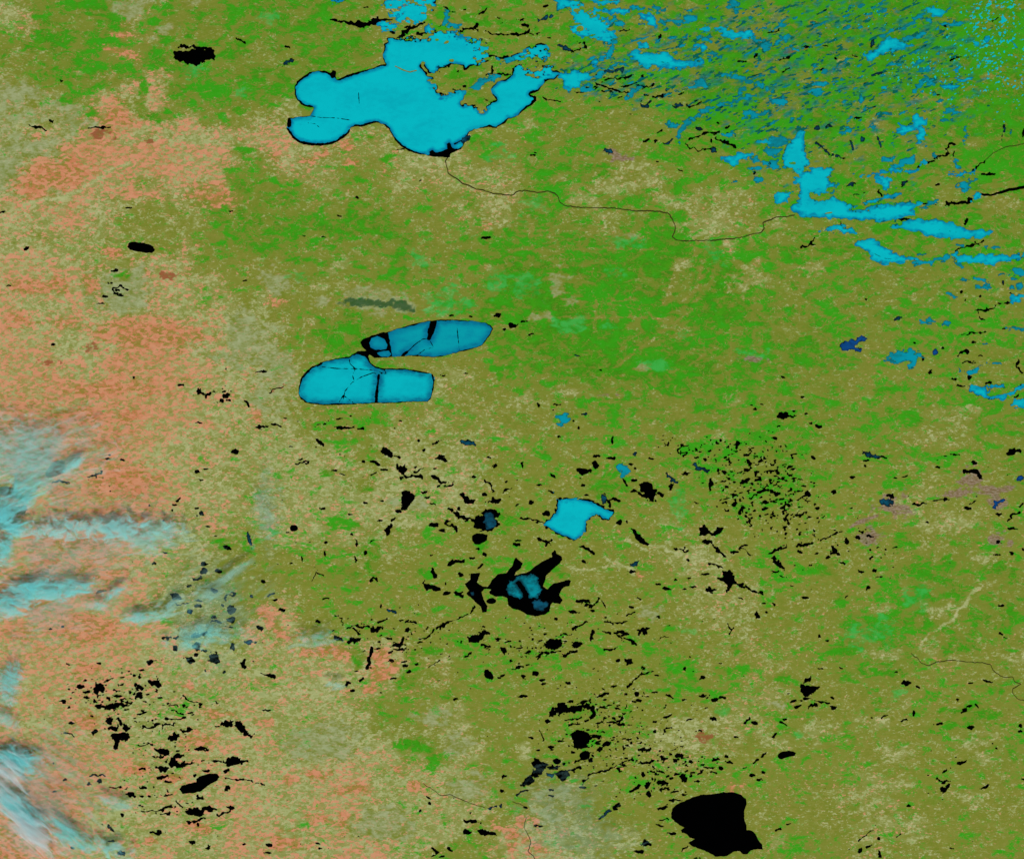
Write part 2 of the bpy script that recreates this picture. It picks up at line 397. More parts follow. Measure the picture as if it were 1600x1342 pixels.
LAKE_DATA = r"""T 0 0
k p 1075,335 1100,320 1160,322 1225,312 1270,315 1285,298 1320,295 1338,318 1348,350 1335,378 1315,370 1290,375 1270,392 1240,402 1205,395 1185,388 1165,402 1130,388 1100,368 + s 13 1120,288 1170,294 1235,302 1290,306 |black lake with a thin split arm above green woods|black split-arm lake
k e 385,510 20 12
k e 318,760 28 14 -20
k s 6 555,800 620,798 690,796
k s 5 180,780 290,815
k e 800,1300 30 10
k e 1440,1322 30 6
k e 15,1325 20 8
k e 1510,258 46 7 -30
T 1 0
c p 808,402 792,370 790,340 802,300 796,275 822,262 815,240 850,226 870,236 890,240 930,240 985,242 1060,235 1075,210 1068,180 1085,165 1110,170 1125,160 1150,185 1165,200 1170,160 1185,150 1205,165 1215,195 1250,205 1280,225 1330,235 1380,250 1410,270 1430,290 1470,310 1440,330 1460,350 1445,370 1410,380 1400,400 1340,415 1315,440 1295,440 1290,415 1250,405 1215,410 1185,425 1150,430 1140,450 1110,460 1080,455 1060,430 1040,405 1030,415 1050,440 1075,470 1100,490 1080,500 1090,525 1120,530 1140,570 1160,595 1195,595 1205,570 1230,560 1280,558 1310,570 1300,610 1280,650 1320,655 1350,650 1380,665 1410,705 1430,690 1460,640 1500,625 1480,600 1465,560 1475,540 1510,510 1560,495 1600,470 1600,425 1640,430 1660,460 1750,460 1850,455 1870,470 1840,495 1800,520 1780,545 1765,570 1710,590 1750,605 1750,630 1720,660 1670,690 1640,720 1598,742 1575,740 1555,770 1500,800 1450,795 1420,800 1360,810 1330,830 1320,860 1300,900 1280,930 1250,945 1215,960 1210,985 1160,980 1090,978 1060,968 1000,960 950,945 900,910 870,880 850,845 830,810 805,785 770,770 735,768 700,780 650,795 620,790 590,800 580,830 550,860 510,885 460,905 400,912 330,910 270,895 230,865 205,830 190,800 195,770 200,740 240,735 300,728 340,725 350,700 360,675 320,670 285,655 255,625 240,590 242,540 255,510 290,480 330,455 390,442 440,447 465,460 480,440 500,445 498,480 505,498 530,490 570,470 640,450 720,430 770,410 + p 1590,350 1640,335 1680,310 1720,285 1780,270 1812,278 1832,305 1842,345 1800,368 1740,370 1690,362 1655,378 1665,410 1700,440 1780,440 1778,400 1815,385 1850,395 1855,430 1885,445 1905,462 1860,500 1780,500 1600,480 1600,430 1625,400 1605,380 - s 7 870,415 920,440 960,452 1000,442 - e 1190,265 34 16 20 - e 1130,250 22 14 - e 1220,380 30 18 - e 1365,368 22 12 - e 1040,400 20 26 - e 1045,395 20 12 - e 1700,385 60 26 - e 1650,395 30 14 - e 1175,185 14 20 ~ z 1390,310 260 260 16 ~ z 1740,400 300 260 14 ~ z 1080,190 620 200 12 ~ z 1180,520 330 330 5 ~ z 1380,640 260 200 5 ! lead 2.4 ! open p 1085,945 1100,935 1125,955 1160,945 1195,930 1190,900 1205,888 1220,905 1225,925 1255,930 1240,955 1215,990 1080,985 ! open e 482,465 44 50 ! open e 205,765 36 60 ! open s 24 195,815 225,862 270,892 340,908 420,908 ! open s 16 420,908 500,888 560,850 585,820 ! open s 16 640,795 690,780 735,768 ! open s 14 825,805 865,878 915,922 ! open s 14 245,600 262,640 310,668 ! open s 8 250,520 290,485 340,455 ! open s 6 520,500 640,455 770,415 ! open s 5 1240,900 1290,875 1330,840 ! crack s 3.6 340,725 400,735 500,738 590,752 ! crack s 3.4 320,768 370,775 400,800 ! crack s 3.6 640,580 645,650  |largest frozen lake, bright cyan ice with rounded bays, a river leaving its black southern tip|largest frozen lake
c p 790,25 830,0 860,-20 1110,-20 1120,0 1110,40 1080,60 1070,95 1040,135 1000,140 960,145 930,135 900,150 880,110 850,90 820,60 ~ z 960,70 420 260 20 ! lead 1.5 |cyan frozen basin broken by islets, north of the largest frozen lake|islet-broken frozen basin
c p 750,160 790,145 850,140 880,165 870,190 830,200 770,190 + s 22 845,195 850,215 + s 30 860,150 900,110 ~ z 820,170 220 120 8 ! open e 845,212 50 34 |small cyan frozen bay with a black southern tip beside the island-broken ice basin|
k s 10 470,120 530,142 600,152 + s 26 590,150 700,155 760,125 + s 16 760,125 850,125 |black tapering channel entering the island-broken ice basin from the west|
k s 20 900,225 950,180 1030,145 + s 14 920,165 960,160 |black slanting channel just south of the island-broken ice basin|
k s 14 1000,205 1060,210
k s 13 1280,190 1340,180 1390,160 + s 10 1340,180 1390,188
t e 1245,158 70 34 -10
t s 24 1195,80 1190,110 1180,150
c p 455,-10 580,-10 550,12 520,22 480,12 ! lead 1 |cyan sliver of a frozen lake cut by the top edge|
k e 1425,70 48 12 35
k e 1515,115 20 8
k s 6 1440,205 1480,215 1560,222 1598,212
k e 190,293 34 14 -25
b e 200,392 80 22 30
k e 690,50 20 8
k e 635,1235 22 14
k s 11 1450,350 1520,355 1598,362
k s 9 1480,420 1472,455 1440,475
t p 1320,560 1350,530 1400,490 1460,475 1530,475 1500,500 1450,510 1430,545 1390,560
k s 9 1510,465 1560,462 1598,470
t s 14 1500,375 1560,385 1610,372
k e 1258,452 16 10
k e 1305,540 18 12
k e 1440,628 20 8
k s 8 1180,45 1210,75
k e 1235,78 16 6
k e 1300,62 18 6
k e 1030,1130 10 6
k s 4 880,935 920,930
b e 1300,870 60 30 35
T 2 0
c p 265,-10 380,-10 440,20 460,50 500,65 545,85 600,130 615,170 600,195 640,200 650,240 620,270 580,275 550,255 500,250 450,225 400,220 370,225 360,190 385,150 390,100 370,70 330,50 280,75 - e 425,180 44 36 - e 405,66 40 20 ~ z 500,120 460 380 12 ! lead 1.2 |ragged cyan frozen lake at the top edge, stepping down to the southeast|ragged stair-stepped frozen lake
t s 26 640,260 625,310 590,350
c p 490,385 550,370 580,350 570,390 530,410 495,405
c p 490,0 560,10 600,-5 680,15 640,30 600,30 540,15
c p 570,65 640,55 700,45 740,50 745,90 700,95 620,85
t s 20 740,50 850,55 960,62
t p 600,115 650,120 700,150 700,180 670,175 640,145
c p 795,95 850,90 890,100 900,140 910,180 880,165 840,140 800,120
t e 805,155 40 20
t s 30 940,130 1050,140 1130,120
t e 960,185 40 20
c e 1205,183 75 30
c p 1270,180 1330,175 1400,200 1480,190 1520,210 1500,235 1440,245 1370,240 1310,210
t s 20 1350,50 1440,60 1400,85
t e 1390,25 60 50
t e 1210,240 60 35 -20
c p 1110,285 1160,280 1210,275 1230,300 1200,320 1150,300
t e 1270,350 60 25 -20
c p 780,270 840,260 845,290 810,305 785,295
c p 730,345 750,310 800,315 850,330 900,330 975,325 985,355 1010,370 1080,385 1190,380 1200,400 1150,420 1080,430 1000,432 960,420 900,410 840,425 800,410 770,380 ! crack s 2 820,350 900,385 980,395 |long cyan frozen lake tapering to the east, alone among green woods|tapering frozen lake
t s 12 510,440 600,425 720,400
t e 550,470 70 40 10
b s 18 580,450 700,440
c p 280,455 330,445 400,445 470,455 500,485 470,500 430,520 410,555 370,565 335,550 320,510 290,480 |triangular cyan frozen bay east of the largest frozen lake|triangular frozen bay
t s 24 450,560 500,545
t s 20 715,620 750,580 800,545
k s 9 400,580 470,560
k s 9 520,520 580,545 650,570 720,575
k s 7 580,500 680,490 750,470
k s 7 560,570 640,575
k s 8 690,490 740,485 760,465
k e 810,480 18 40
k s 11 790,540 850,545 880,530
b p 785,635 810,650 850,645 870,635 865,655 840,672 810,665 + s 7 870,628 850,655 |dark smile-shaped lake with blue ice in its southern bay|
k s 11 880,610 930,605 960,600
k e 970,562 30 12 10
k e 1050,590 35 10 30
b e 1045,665 70 30 10
k s 8 1090,670 1150,660 1180,645
t s 24 1035,850 1060,800 1100,760 1160,710 1230,680 1320,650 1400,630 1510,600 + s 13 1035,850 1040,885 |long narrow teal frozen lake slanting up to the northeast|long slanting teal lake
t e 1180,530 90 40
t s 14 1100,540 1150,545
t s 18 1310,465 1400,480 1480,510 1560,530
t e 1430,580 70 40 50
t p 1430,750 1445,700 1500,700 1620,690 1560,715 1500,735
k s 12 680,200 730,185
k e 60,128 36 10
k e 85,160 48 20
k s 12 10,220 80,215 100,190 + s 5 80,210 180,208
k e 230,237 14 10
b s 18 170,125 250,95
k e 210,42 32 16
b p 280,285 320,280 360,305 375,325 340,320 300,300
k s 8 370,325 420,320 465,295 445,270
b e 610,945 72 26 -8 |dark navy lake ringed by a pinkish bare halo|
k e 740,717 14 6
k s 5 190,610 260,630 300,645
t e 1000,780 60 30
k s 8 910,835 940,810
b s 18 950,900 1000,875
k s 9 820,885 850,875
k s 8 890,885 905,875
k s 11 1110,875 1160,850 1230,830 1300,825
b e 1165,805 40 20
k e 1285,770 20 14
k s 9 1330,800 1360,790
t e 1350,840 60 25 10
k s 12 1275,870 1330,885 1360,905 1400,925
k s 5 1080,900 1150,940 1240,935
b e 1258,935 40 30
k e 1245,885 14 20
c p 1300,990 1380,975 1440,960 1500,965 1510,985 1450,990 1410,1000 1390,1040 1350,1020 |cyan frozen lake with a drooping southern tooth, west of the river-mouth ice|drooping-tooth frozen lake
t s 20 1510,990 1598,1025
t s 20 1480,1050 1540,1045
t e 1385,1137 28 18
t p 1510,1100 1550,1115 1590,1140 1570,1150 1520,1130
c e 1570,890 80 26
k e 1515,1078 10 18
k e 130,970 30 10
k e 150,952 14 8
k e 1050,1065 20 6
k e 905,1008 12 6
k e 1525,350 20 30 -30
k e 920,240 20 50 -30
t s 10 990,235 1080,240
k e 1440,385 40 8
t e 1580,290 60 60
t e 1545,250 90 24 -20
t e 1100,60 70 14 30
t e 1250,120 110 16 -10
T 3 0
c p 200,800 225,815 230,850 235,900 245,950 260,1000 270,1030 235,1045 230,1065 265,1045 320,1045 400,1045 415,1060 400,1090 390,1130 430,1150 400,1170 370,1200 320,1215 280,1220 260,1250 300,1245 380,1250 410,1230 440,1250 480,1260 520,1275 600,1265 680,1235 740,1215 830,1210 830,1225 760,1240 690,1255 640,1275 560,1290 520,1310 600,1300 680,1280 760,1265 850,1265 960,1262 950,1280 900,1310 925,1342 850,1362 800,1372 700,1385 620,1378 520,1374 440,1366 300,1360 170,1347 140,1290 185,1270 190,1230 200,1180 160,1150 155,1110 190,1100 180,1070 130,1060 80,1040 90,1000 100,960 130,900 150,870 180,850 - s 10 270,1235 340,1225 - e 155,1020 40 16 - s 12 530,1308 600,1298 - e 380,1330 50 8 10 ~ z 300,1150 420 420 4.5 ~ z 150,980 260 260 4 ~ z 650,1290 420 160 4 ! open e 165,1338 54 24 ! lead 0.9 |spreading cyan frozen lake with a tall northern spike and long eastern fingers|spiked river-head frozen lake
t p 0,870 60,850 140,860 130,890 80,915 40,910 0,915
t e 40,945 120 50
t p 10,1000 60,1000 70,1050 30,1060 0,1030
c p 50,1230 60,1190 90,1200 130,1190 130,1230 120,1260 80,1280 55,1265
t e 75,640 110 60
t s 14 150,750 200,740
t e 300,570 90 50
t s 10 200,530 300,530 420,525 500,500
c p 600,350 680,300 720,260 760,235 800,255 850,275 920,290 860,295 800,310 740,330 700,345 650,385 620,375 |cyan frozen lake slanting up to the northeast amid speckled green woods|
t s 26 860,250 930,230 1000,190
t s 20 720,230 770,190
c p 970,70 1010,55 1040,40 1080,60 1120,80 1080,100 1030,105 990,90 |diamond-shaped cyan frozen lake close to the top edge|diamond-shaped frozen lake
t s 20 910,110 960,100 1010,130
t s 18 1060,150 1160,150 1230,140
k s 6 1090,162 1150,155
t e 130,305 130 20
c e 1370,250 44 36
c e 1300,275 34 26
c s 10 1520,265 1550,295
c s 14 1190,420 1165,490 1190,505 1280,490
c s 15 1080,535 1140,545 1190,540
c e 730,550 32 24
t e 945,385 44 30 40
t e 955,435 24 40
k s 10 1130,375 1200,355
t s 18 920,560 950,530 1000,500
t e 580,620 40 50
t e 740,710 50 20
k e 560,740 46 14 15
c p 905,760 925,705 945,730 990,745 980,780 950,790 985,820 995,850 960,870 940,890 920,865 945,830 925,800 + p 780,830 830,800 820,770 850,790 900,800 925,815 870,818 840,840 |cyan star-armed frozen lake among green woods|star-armed frozen lake
b e 305,800 40 24 10
b e 385,790 40 18
t e 495,820 70 30 30
b e 590,870 30 40
b e 695,890 20 70 15
b e 525,910 16 60 15
b s 16 305,900 350,940 400,975 + s 7 400,975 480,990
t e 755,995 60 30
t s 28 790,1040 840,1020 900,995
c s 26 770,1070 830,1075 + s 10 580,1100 650,1085 770,1075 + s 12 830,1070 930,1065
c p 640,1110 700,1105 760,1095 780,1120 760,1160 740,1195 715,1185 705,1140 |cyan T-shaped frozen lake just north of the long frozen fingers|T-shaped frozen lake
c p 945,1015 975,1000 1000,1010 990,1030 950,1030
t e 1035,970 30 30
k s 10 935,1060 950,1040
k s 8 990,1020 1030,1010
k s 9 1040,985 1100,975 1130,960 1115,930 1140,905 1170,905
k s 6 1165,940 1160,980
t p 1160,1000 1185,1010 1210,1050 1190,1070 1160,1060
c s 16 1140,1085 1220,1080 1290,1070
k s 9 1330,1085 1410,1085
k s 8 1280,1070 1310,1040 1350,1010
b e 850,1145 52 24 40
b e 520,1155 50 22 15
k e 1060,1155 20 12
k s 9 710,1215 685,1195 695,1180
t p 1150,1185 1200,1150 1260,1125 1310,1120 1270,1150 1260,1180 1230,1190 1200,1175 + s 12 1225,1180 1215,1215
c p 1265,1240 1290,1215 1320,1200 1335,1225 1310,1245 1275,1260
k s 15 1110,1270 1170,1262 1240,1265 1260,1245
k s 9 975,1275 1040,1275
k e 1592,830 16 44
t s 13 1230,790 1230,890
b s 11 1475,790 1460,880
t e 1515,830 16 30
t e 1150,690 80 30
t e 1070,630 40 20
k e 1062,592 16 6
t e 1120,750 60 12
t s 12 410,1210 430,1160
b s 9 530,1225 610,1200
t s 20 960,1295 1050,1255
k s 11 70,375 130,355
k s 9 90,450 130,430
k s 5 0,205 70,190
k s 6 210,295 270,290
k e 360,287 20 8
t s 24 60,260 130,230
k s 5 310,440 350,430
k e 425,368 14 10
b e 650,275 24 40
k e 540,350 20 6
b s 8 650,470 730,450
k e 200,1300 20 10
t e 30,450 44 24
t e 770,410 60 30 30
k s 8 1400,135 1425,115
t s 16 470,110 500,100
t e 500,370 50 12 20
t s 10 200,460 330,450 440,420
T 0 1
k q 880,203 165 58 -9 |solitary black oval lake on tan farmland|solitary black oval lake
k e 168,208 30 26
k e 718,347 36 12
k e 690,425 20 12
k s 9 700,470 715,452 745,448 770,455 + s 9 700,470 715,492 750,495 + e 735,475 26 18 + s 5 770,455 800,462 |dark ring-like pool in the square grey-green marsh|marsh pool
k e 657,511 36 20
k e 752,505 30 16
k e 635,555 30 8
k e 330,812 28 14
k e 832,1020 12 14
k s 11 1115,1060 1150,1055
k s 12 1240,1080 1250,1110 1290,1130 1310,1110
k e 1410,1130 40 24
k e 1385,1162 24 12
k e 1428,1160 24 8
k s 13 1530,1165 1550,1190
k e 55,447 20 6
k e 1240,1300 30 8
k e 1530,410 14 8
k e 1410,960 20 6
T 1 1
c p 650,795 670,775 720,755 770,738 820,730 880,710 950,690 1020,672 1080,660 1150,655 1250,655 1350,662 1430,672 1465,690 1480,710 1465,745 1430,790 1410,815 1340,840 1270,855 1200,875 1130,888 1050,885 960,880 880,885 800,890 740,892 715,875 690,850 665,825 ! lead 1.3 ! open p 640,750 810,725 828,745 838,800 852,885 860,900 640,900 ! open s 38 1110,655 1102,690 1090,730 ! open s 24 1095,720 1080,770 ! crack s 5 1078,770 1040,775 990,810 940,860 905,885 ! crack s 4.5 1080,775 1108,825 1050,842 1000,880 ! crack s 3.6 1255,705 1270,845 ! open s 9 1200,880 1300,855 1410,820 1460,755 ! floe p 708,800 720,770 760,755 800,775 820,810 815,835 780,842 740,840 715,825 ! floe p 755,862 790,850 830,847 845,870 830,884 780,884 ! open e 930,865 50 18 35 |cigar-shaped frozen lake of dull cyan ice with wide black leads|cigar-shaped frozen lake
C p 265,1080 280,1020 310,980 350,945 410,920 480,900 540,890 580,885 610,865 640,850 690,848 715,865 700,885 715,920 745,945 800,960 860,958 930,960 1000,970 1060,980 1105,995 1115,1020 1108,1080 1095,1140 1070,1165 980,1165 880,1172 760,1175 640,1180 540,1185 430,1188 360,1182 310,1170 275,1145 265,1110 ! lead 1.3 ! open p 595,868 640,840 690,838 725,860 712,890 690,884 650,874 625,870 610,880 ! open s 10 765,1000 762,1050 755,1100 ! open s 17 755,1100 748,1175 ! crack s 5 545,1150 555,1100 600,1045 660,1010 730,985 770,995 ! crack s 4.5 620,960 602,1000 612,1035 ! crack s 4.2 400,945 500,958 620,960 720,968 790,985 ! crack s 5 578,880 588,930 620,960 ! crack s 4.5 520,1165 545,1125 605,1170 ! crack s 3 800,962 812,990 780,990 ! open s 14 690,880 715,920 745,945 800,962 ! open s 12 270,1140 320,1175 420,1188 540,1184 ! open s 7 540,1184 700,1178 900,1172 ! open s 7 265,1090 285,1020 350,950 410,922 ! open s 14 385,938 405,928 ! open s 7 560,888 585,886 ! open s 6 1100,1000 1112,1040 1098,1130 |bean-shaped frozen lake of bright cyan ice split by a vertical black crack|bean-shaped frozen lake
k s 5 0,975 60,980
k e 50,978 30 10
k s 5 80,1110 170,1070
k e 125,1315 62 20 -10
k e 180,1270 20 6
k e 520,1275 38 12
k e 590,1260 18 12
k e 550,1330 90 14
k e 430,1302 20 8
k e 660,1335 40 10
k e 1505,627 36 26
k e 1435,147 52 16
k e 1220,628 24 8
k e 1340,635 20 6
k e 910,1285 16 8
k e 1305,988 26 8
k e 300,130 16 6
k e 425,137 18 6
k e 520,8 24 6
k e 1592,690 34 26
k e 1550,715 16 14
k e 1165,1000 24 14
k e 35,1325 70 26
T 2 1
t p 282,1250 340,1248 370,1270 350,1295 320,1305 308,1320 290,1310 |clear blue triangular lake alone on tan land|blue triangular lake
k e 162,1190 14 24
k e 280,1182 34 10
b e 450,1242 36 16
k e 10,690 50 20
k e 75,668 36 10
k e 125,745 30 6
k e 1515,1212 28 14
k e 1490,1187 16 5
k e 1560,1187 12 5
k e 255,1213 12 6
k e 415,1332 12 10
k e 380,1285 12 6
k e 550,972 14 6
b e 405,877 44 10 -25
T 3 1
k s 11 810,15 850,25 885,35
c p 755,70 800,60 850,45 910,28 1000,25 1080,25 1120,40 1160,45 1180,70 1230,85 1290,95 1340,85 1370,100 1420,105 1370,130 1320,155 1280,140 1230,148 1150,148 1080,140 1000,135 950,110 890,100 830,90 ! crack s 2 1060,90 1180,110 |cyan frozen lake like a leaning leaf, south of the long frozen fingers|leaf-shaped frozen lake
c p 320,95 380,90 420,70 450,62 490,85 555,95 550,110 490,115 430,100 380,98 |small cyan bow-tie frozen lake below the spiked frozen lake|bow-tie frozen lake
k s 9 210,205 265,185 290,150 + s 7 255,180 288,188
k s 8 460,40 462,60
k s 11 1240,25 1225,60
c p 540,180 570,160 620,150 660,150 690,175 705,195 740,205 760,230 800,250 860,255 920,265 940,290 880,285 830,300 760,310 700,295 640,270 620,230 590,205 550,205 ! crack s 2 620,220 720,270 800,280 |cyan frozen lake shaped like a boot, stepping down to the east|boot-shaped frozen lake
t s 22 920,290 1000,300 1060,280 1120,270
t s 12 940,250 980,245
c p 1140,250 1170,235 1220,250 1290,255 1330,245 1400,250 1450,240 1520,255 1598,250 1590,275 1520,280 1460,290 1400,315 1330,300 1260,300 1200,295 1160,275 ! open e 1588,268 24 12 |long low cyan frozen lake running to the east edge|edge-reaching frozen lake
k s 9 1170,225 1200,205 1260,195 1310,185 1350,160 + s 7 1300,170 1330,200
t s 13 1180,190 1220,200
t s 15 1370,200 1430,195
t s 18 1150,290 1220,320
t e 1560,355 80 50
t s 12 1450,370 1480,360
t e 1535,395 40 24
t s 12 1290,395 1340,405 1370,440 1385,465
t e 1340,455 60 24
t e 1230,405 40 20
t e 1525,450 40 30
t e 1572,445 40 50
c e 1550,525 75 56
t s 9 1115,480 1150,495 1175,515
k e 1205,483 14 14
k e 1325,505 12 12
k e 1230,528 12 10
k e 1510,485 14 10
k e 612,527 12 8
b e 1465,425 16 20
k s 7 1290,600 1340,600 1380,595 1370,570 + s 4 1370,590 1440,560 1510,545 + s 5 1305,605 1320,635 1345,655 |thin black forked stream lake near the east edge|
b e 810,648 52 22 15
t e 997,665 70 30
t e 1115,678 45 30
B p 455,820 470,795 510,790 550,765 600,755 620,770 580,790 545,815 585,835 580,855 540,845 500,845 465,840 |dark blue two-lobed lake opening to the east like a claw|dark blue claw lake
t p 725,885 760,860 820,850 870,850 890,835 920,855 975,875 960,890 930,895 925,920 910,950 880,955 870,930 890,915 840,910 780,915 735,905 |bright blue frozen lake with a southern tail, east of the dark blue claw lake|tailed blue lake
k e 968,898 16 30
B e 1045,858 42 36
k e 1012,980 16 30 -30
k s 9 1180,875 1215,852 1255,858
k e 1280,798 20 12
t e 1345,810 50 14
k e 1090,833 14 8
k e 915,797 14 8
k s 7 1220,922 1290,920
t p 1240,985 1270,970 1300,955 1310,970 1280,995 1250,1000 + s 4 1195,975 1240,985 + s 4 1300,955 1340,935
k e 1255,1015 24 24
k e 1160,1023 28 10
k e 1205,1065 36 12
k e 1375,1050 40 12
k e 1325,880 18 6
t e 1410,930 60 8
k s 14 1560,905 1550,940 1590,980
t s 18 1490,710 1598,705
k s 6 1470,712 1500,710
k s 4 1210,748 1270,740 1360,735
c p 1240,1095 1265,1065 1310,1075 1350,1075 1380,1100 1375,1130 1350,1140 1310,1125 1270,1110 + s 18 1370,1080 1420,1065 1470,1068 + s 20 1370,1135 1450,1145 1510,1115 1560,1080 1600,1075 |cyan frozen lake curling in a ring round an island near the east edge|ring-shaped frozen lake
k s 9 1540,1140 1560,1120
c p 1510,1180 1550,1160 1610,1150 1610,1200 1540,1195 |cyan frozen lake cut by the east edge below the ring-shaped one|
k e 95,1250 56 42
k s 8 120,1255 180,1255
k e 160,1222 14 8
k e 235,1240 16 16
k e 92,1014 26 12
k e 215,1133 24 6
k e 318,1320 32 22
k e 268,1300 14 8
k e 65,1322 18 8
T 0 2
k e 1463,134 46 36
k s 9 548,292 590,280 645,265
k e 765,186 26 14
k e 680,158 24 8
k e 665,180 24 8
k s 9 320,340 370,310 + s 4 370,310 430,330
k s 12 1105,445 1125,425
k e 1090,462 26 6
k e 1232,262 34 16
k e 1285,245 22 8
k e 1258,308 24 8
k e 932,470 20 8
k e 1258,520 24 30
k e 1230,490 20 8
k e 1070,500 14 12
k e 1020,570 20 14
b s 18 1545,645 1555,680 1575,720
k e 1420,736 44 22 -20
k e 1272,832 42 28
k e 1272,873 44 36
k e 1365,882 42 24
k s 13 1210,930 1260,922
k e 963,830 24 12
k e 1180,971 24 8
k e 1340,1000 46 26 -20
k p 1065,1025 1090,1015 1120,1040 1125,1060 1095,1065 1075,1045
k s 7 1100,1085 1170,1085
k e 1235,1062 24 10
k e 1240,1095 50 18
b e 1182,1132 40 30
k e 1445,1120 48 46
k e 1440,1182 48 36
k e 1392,1096 18 14
k e 1335,1165 30 14
k s 9 1320,1190 1380,1200
k s 8 1400,1060 1410,1030 1470,1018
b e 1570,1035 16 30
k e 1440,1225 36 8
k s 18 1210,1280 1260,1272 1290,1262
k e 1102,1295 30 16
k e 1230,1335 46 14
b e 1560,1328 64 26
k s 5 1010,1295 1070,1298
k e 1300,600 14 8
k e 1345,658 12 6
k e 1030,762 16 6
k e 390,1222 20 10
k e 320,1240 18 6
T 1 2
k s 20 385,60 420,88
k p 780,145 790,115 830,120 855,140 845,160 815,160
k s 14 715,195 760,210
k e 670,192 20 18
k s 11 785,250 815,250
k e 738,272 34 8 15
k e 880,230 18 30
k e 918,250 42 60
k e 890,170 36 12 -30
k e 910,303 34 24
k s 13 930,290 1000,293 1040,293
k e 1018,66 20 16
k e 1045,128 14 14
k e 1130,80 46 10 20
b p 1270,70 1290,55 1330,55 1360,75 1365,95 1330,90 1300,92 1280,80
k p 1100,175 1140,165 1150,148 1170,155 1165,172 1205,185 1180,195 1130,180
k e 1458,175 24 8
k e 1490,222 32 22 40
k s 9 990,260 1020,255 1045,242
k e 995,232 16 10
k e 1118,244 16 8
k s 16 1105,295 1130,305 1150,325 + s 7 1150,325 1215,325 1235,320 + s 7 1150,325 1135,355
k s 9 1180,350 1225,340
k s 12 1430,315 1470,345 1480,385
k e 1350,295 30 14
k e 1560,322 18 10
k s 9 1540,385 1590,360
k p 910,385 945,378 985,390 998,410 985,440 965,455 945,495 915,500 905,485 915,445 |pear-shaped black lake narrowing to the south|pear-shaped black lake
k e 888,508 42 20
k s 12 845,565 868,548
k p 800,620 830,590 852,590 845,650 825,650
k e 778,565 18 8
k e 237,612 52 40 |lone round black lake on pale fields west of the pear-shaped lake|lone round black lake
k e 198,642 22 10
k e 1112,592 48 28
k e 1158,625 36 18
k s 16 1190,570 1215,595 1250,622
k s 13 1205,490 1220,500
k e 1265,490 24 24
k s 20 1250,520 1270,540 1330,555 1370,580
k e 1425,402 36 18
k p 1270,405 1300,395 1330,415 1365,440 1350,465 1310,455 1290,425
k e 1490,442 68 32
N p 1370,560 1370,535 1420,530 1400,515 1430,495 1490,495 1530,515 1510,545 1490,555 1520,580 1510,610 1470,635 1420,630 1385,625 1355,620 1355,595 ! only p 1420,565 1430,520 1460,512 1485,535 1505,580 1485,612 1440,615 1430,590 |black lake with a mottled blue ice core, above a smooth black oval|ice-cored black lake
k p 1350,690 1350,660 1375,645 1410,645 1445,655 1440,685 1400,712 1370,712 |smooth black rounded lake just below the ice-cored black lake|smooth rounded black lake
k e 1428,778 26 22
k e 1345,798 28 12
k e 1385,740 14 10
k s 11 1385,865 1415,840
k s 22 1210,830 1250,818 1295,818
k s 18 1100,865 1120,905
k e 1275,902 26 26
k s 26 1050,960 1080,985 1145,990
k e 1180,955 14 16
k e 1195,1020 42 14
k e 1268,1024 72 18 -10
N p 1340,895 1400,890 1380,950 1410,975 1450,978 1470,940 1510,900 1560,892 1598,850 1608,820 1622,792 1640,810 1665,830 1655,860 1620,885 1610,910 1640,900 1680,890 1710,880 1740,850 1790,820 1850,790 1845,765 1870,748 1875,770 1910,790 1912,810 1890,835 1850,870 1810,910 1800,950 1790,975 1820,990 1850,960 1900,945 1950,935 1965,940 1955,970 1920,980 1900,1005 1895,1030 1915,1060 1900,1085 1850,1075 1840,1090 1830,1130 1800,1150 1740,1160 1690,1150 1650,1125 1598,1112 1570,1085 1570,1045 1540,1037 1500,1040 1460,1022 1455,1008 1470,995 1425,988 1410,1010 1420,1055 1445,1100 1438,1135 1412,1140 1402,1100 1345,1050 1312,1020 1330,1000 1305,960 1340,930 + e 1468,1065 62 36 ! only p 1580,950 1628,912 1690,903 1750,903 1765,950 1780,1000 1760,1042 1720,1052 1672,1045 1640,1050 1575,1030 1565,995 ! open s 28 1640,955 1678,1010 1690,1065 |black many-armed lake holding a broken patch of cyan ice|many-armed black lake
b e 1350,1022 30 26
b p 1720,1065 1790,1055 1825,1090 1800,1125 1730,1120
k e 755,1240 70 28 15
k s 10 560,1225 590,1225 640,1220 700,1222
k s 13 605,1235 645,1268
k s 8 500,1155 535,1165 545,1210
k e 600,1312 84 26 15
k s 9 490,1290 540,1305
k s 9 770,1195 820,1180
k e 780,1100 14 26
b s 20 825,1112 870,1140
k e 905,1185 14 10
k s 11 940,1195 995,1200
k s 14 1120,1235 1190,1205
k s 9 1030,1310 1090,1270 1120,1240
k s 5 1190,1205 1330,1150
k s 9 1335,1140 1360,1105
k p 1320,1300 1350,1280 1390,1270 1410,1250 1430,1255 1425,1290 1390,1315 1330,1325
k e 1440,1262 40 9 -30
k e 1515,1300 34 14
k e 1420,1228 20 12
k e 165,1122 36 22 -20
k s 9 350,940 360,910 385,880 + s 7 385,890 420,905
k s 13 715,940 740,925 755,945
b s 12 75,1035 110,1018
k e 45,945 20 20
k e 445,1053 28 8
k e 120,1058 28 8
k p 5,1225 20,1215 45,1235 35,1255 15,1245
k e 388,1195 26 26
k e 590,528 22 10
k e 625,700 12 36
k e 620,808 14 34
k e 725,690 22 8 35
k e 685,765 20 10 40
k e 790,447 30 8 -10
k e 415,490 24 8
k e 690,455 20 12
k s 7 250,220 320,200
k e 275,180 20 6
k e 490,255 30 10
k e 540,275 20 6
k e 215,102 20 8
k e 440,705 20 14
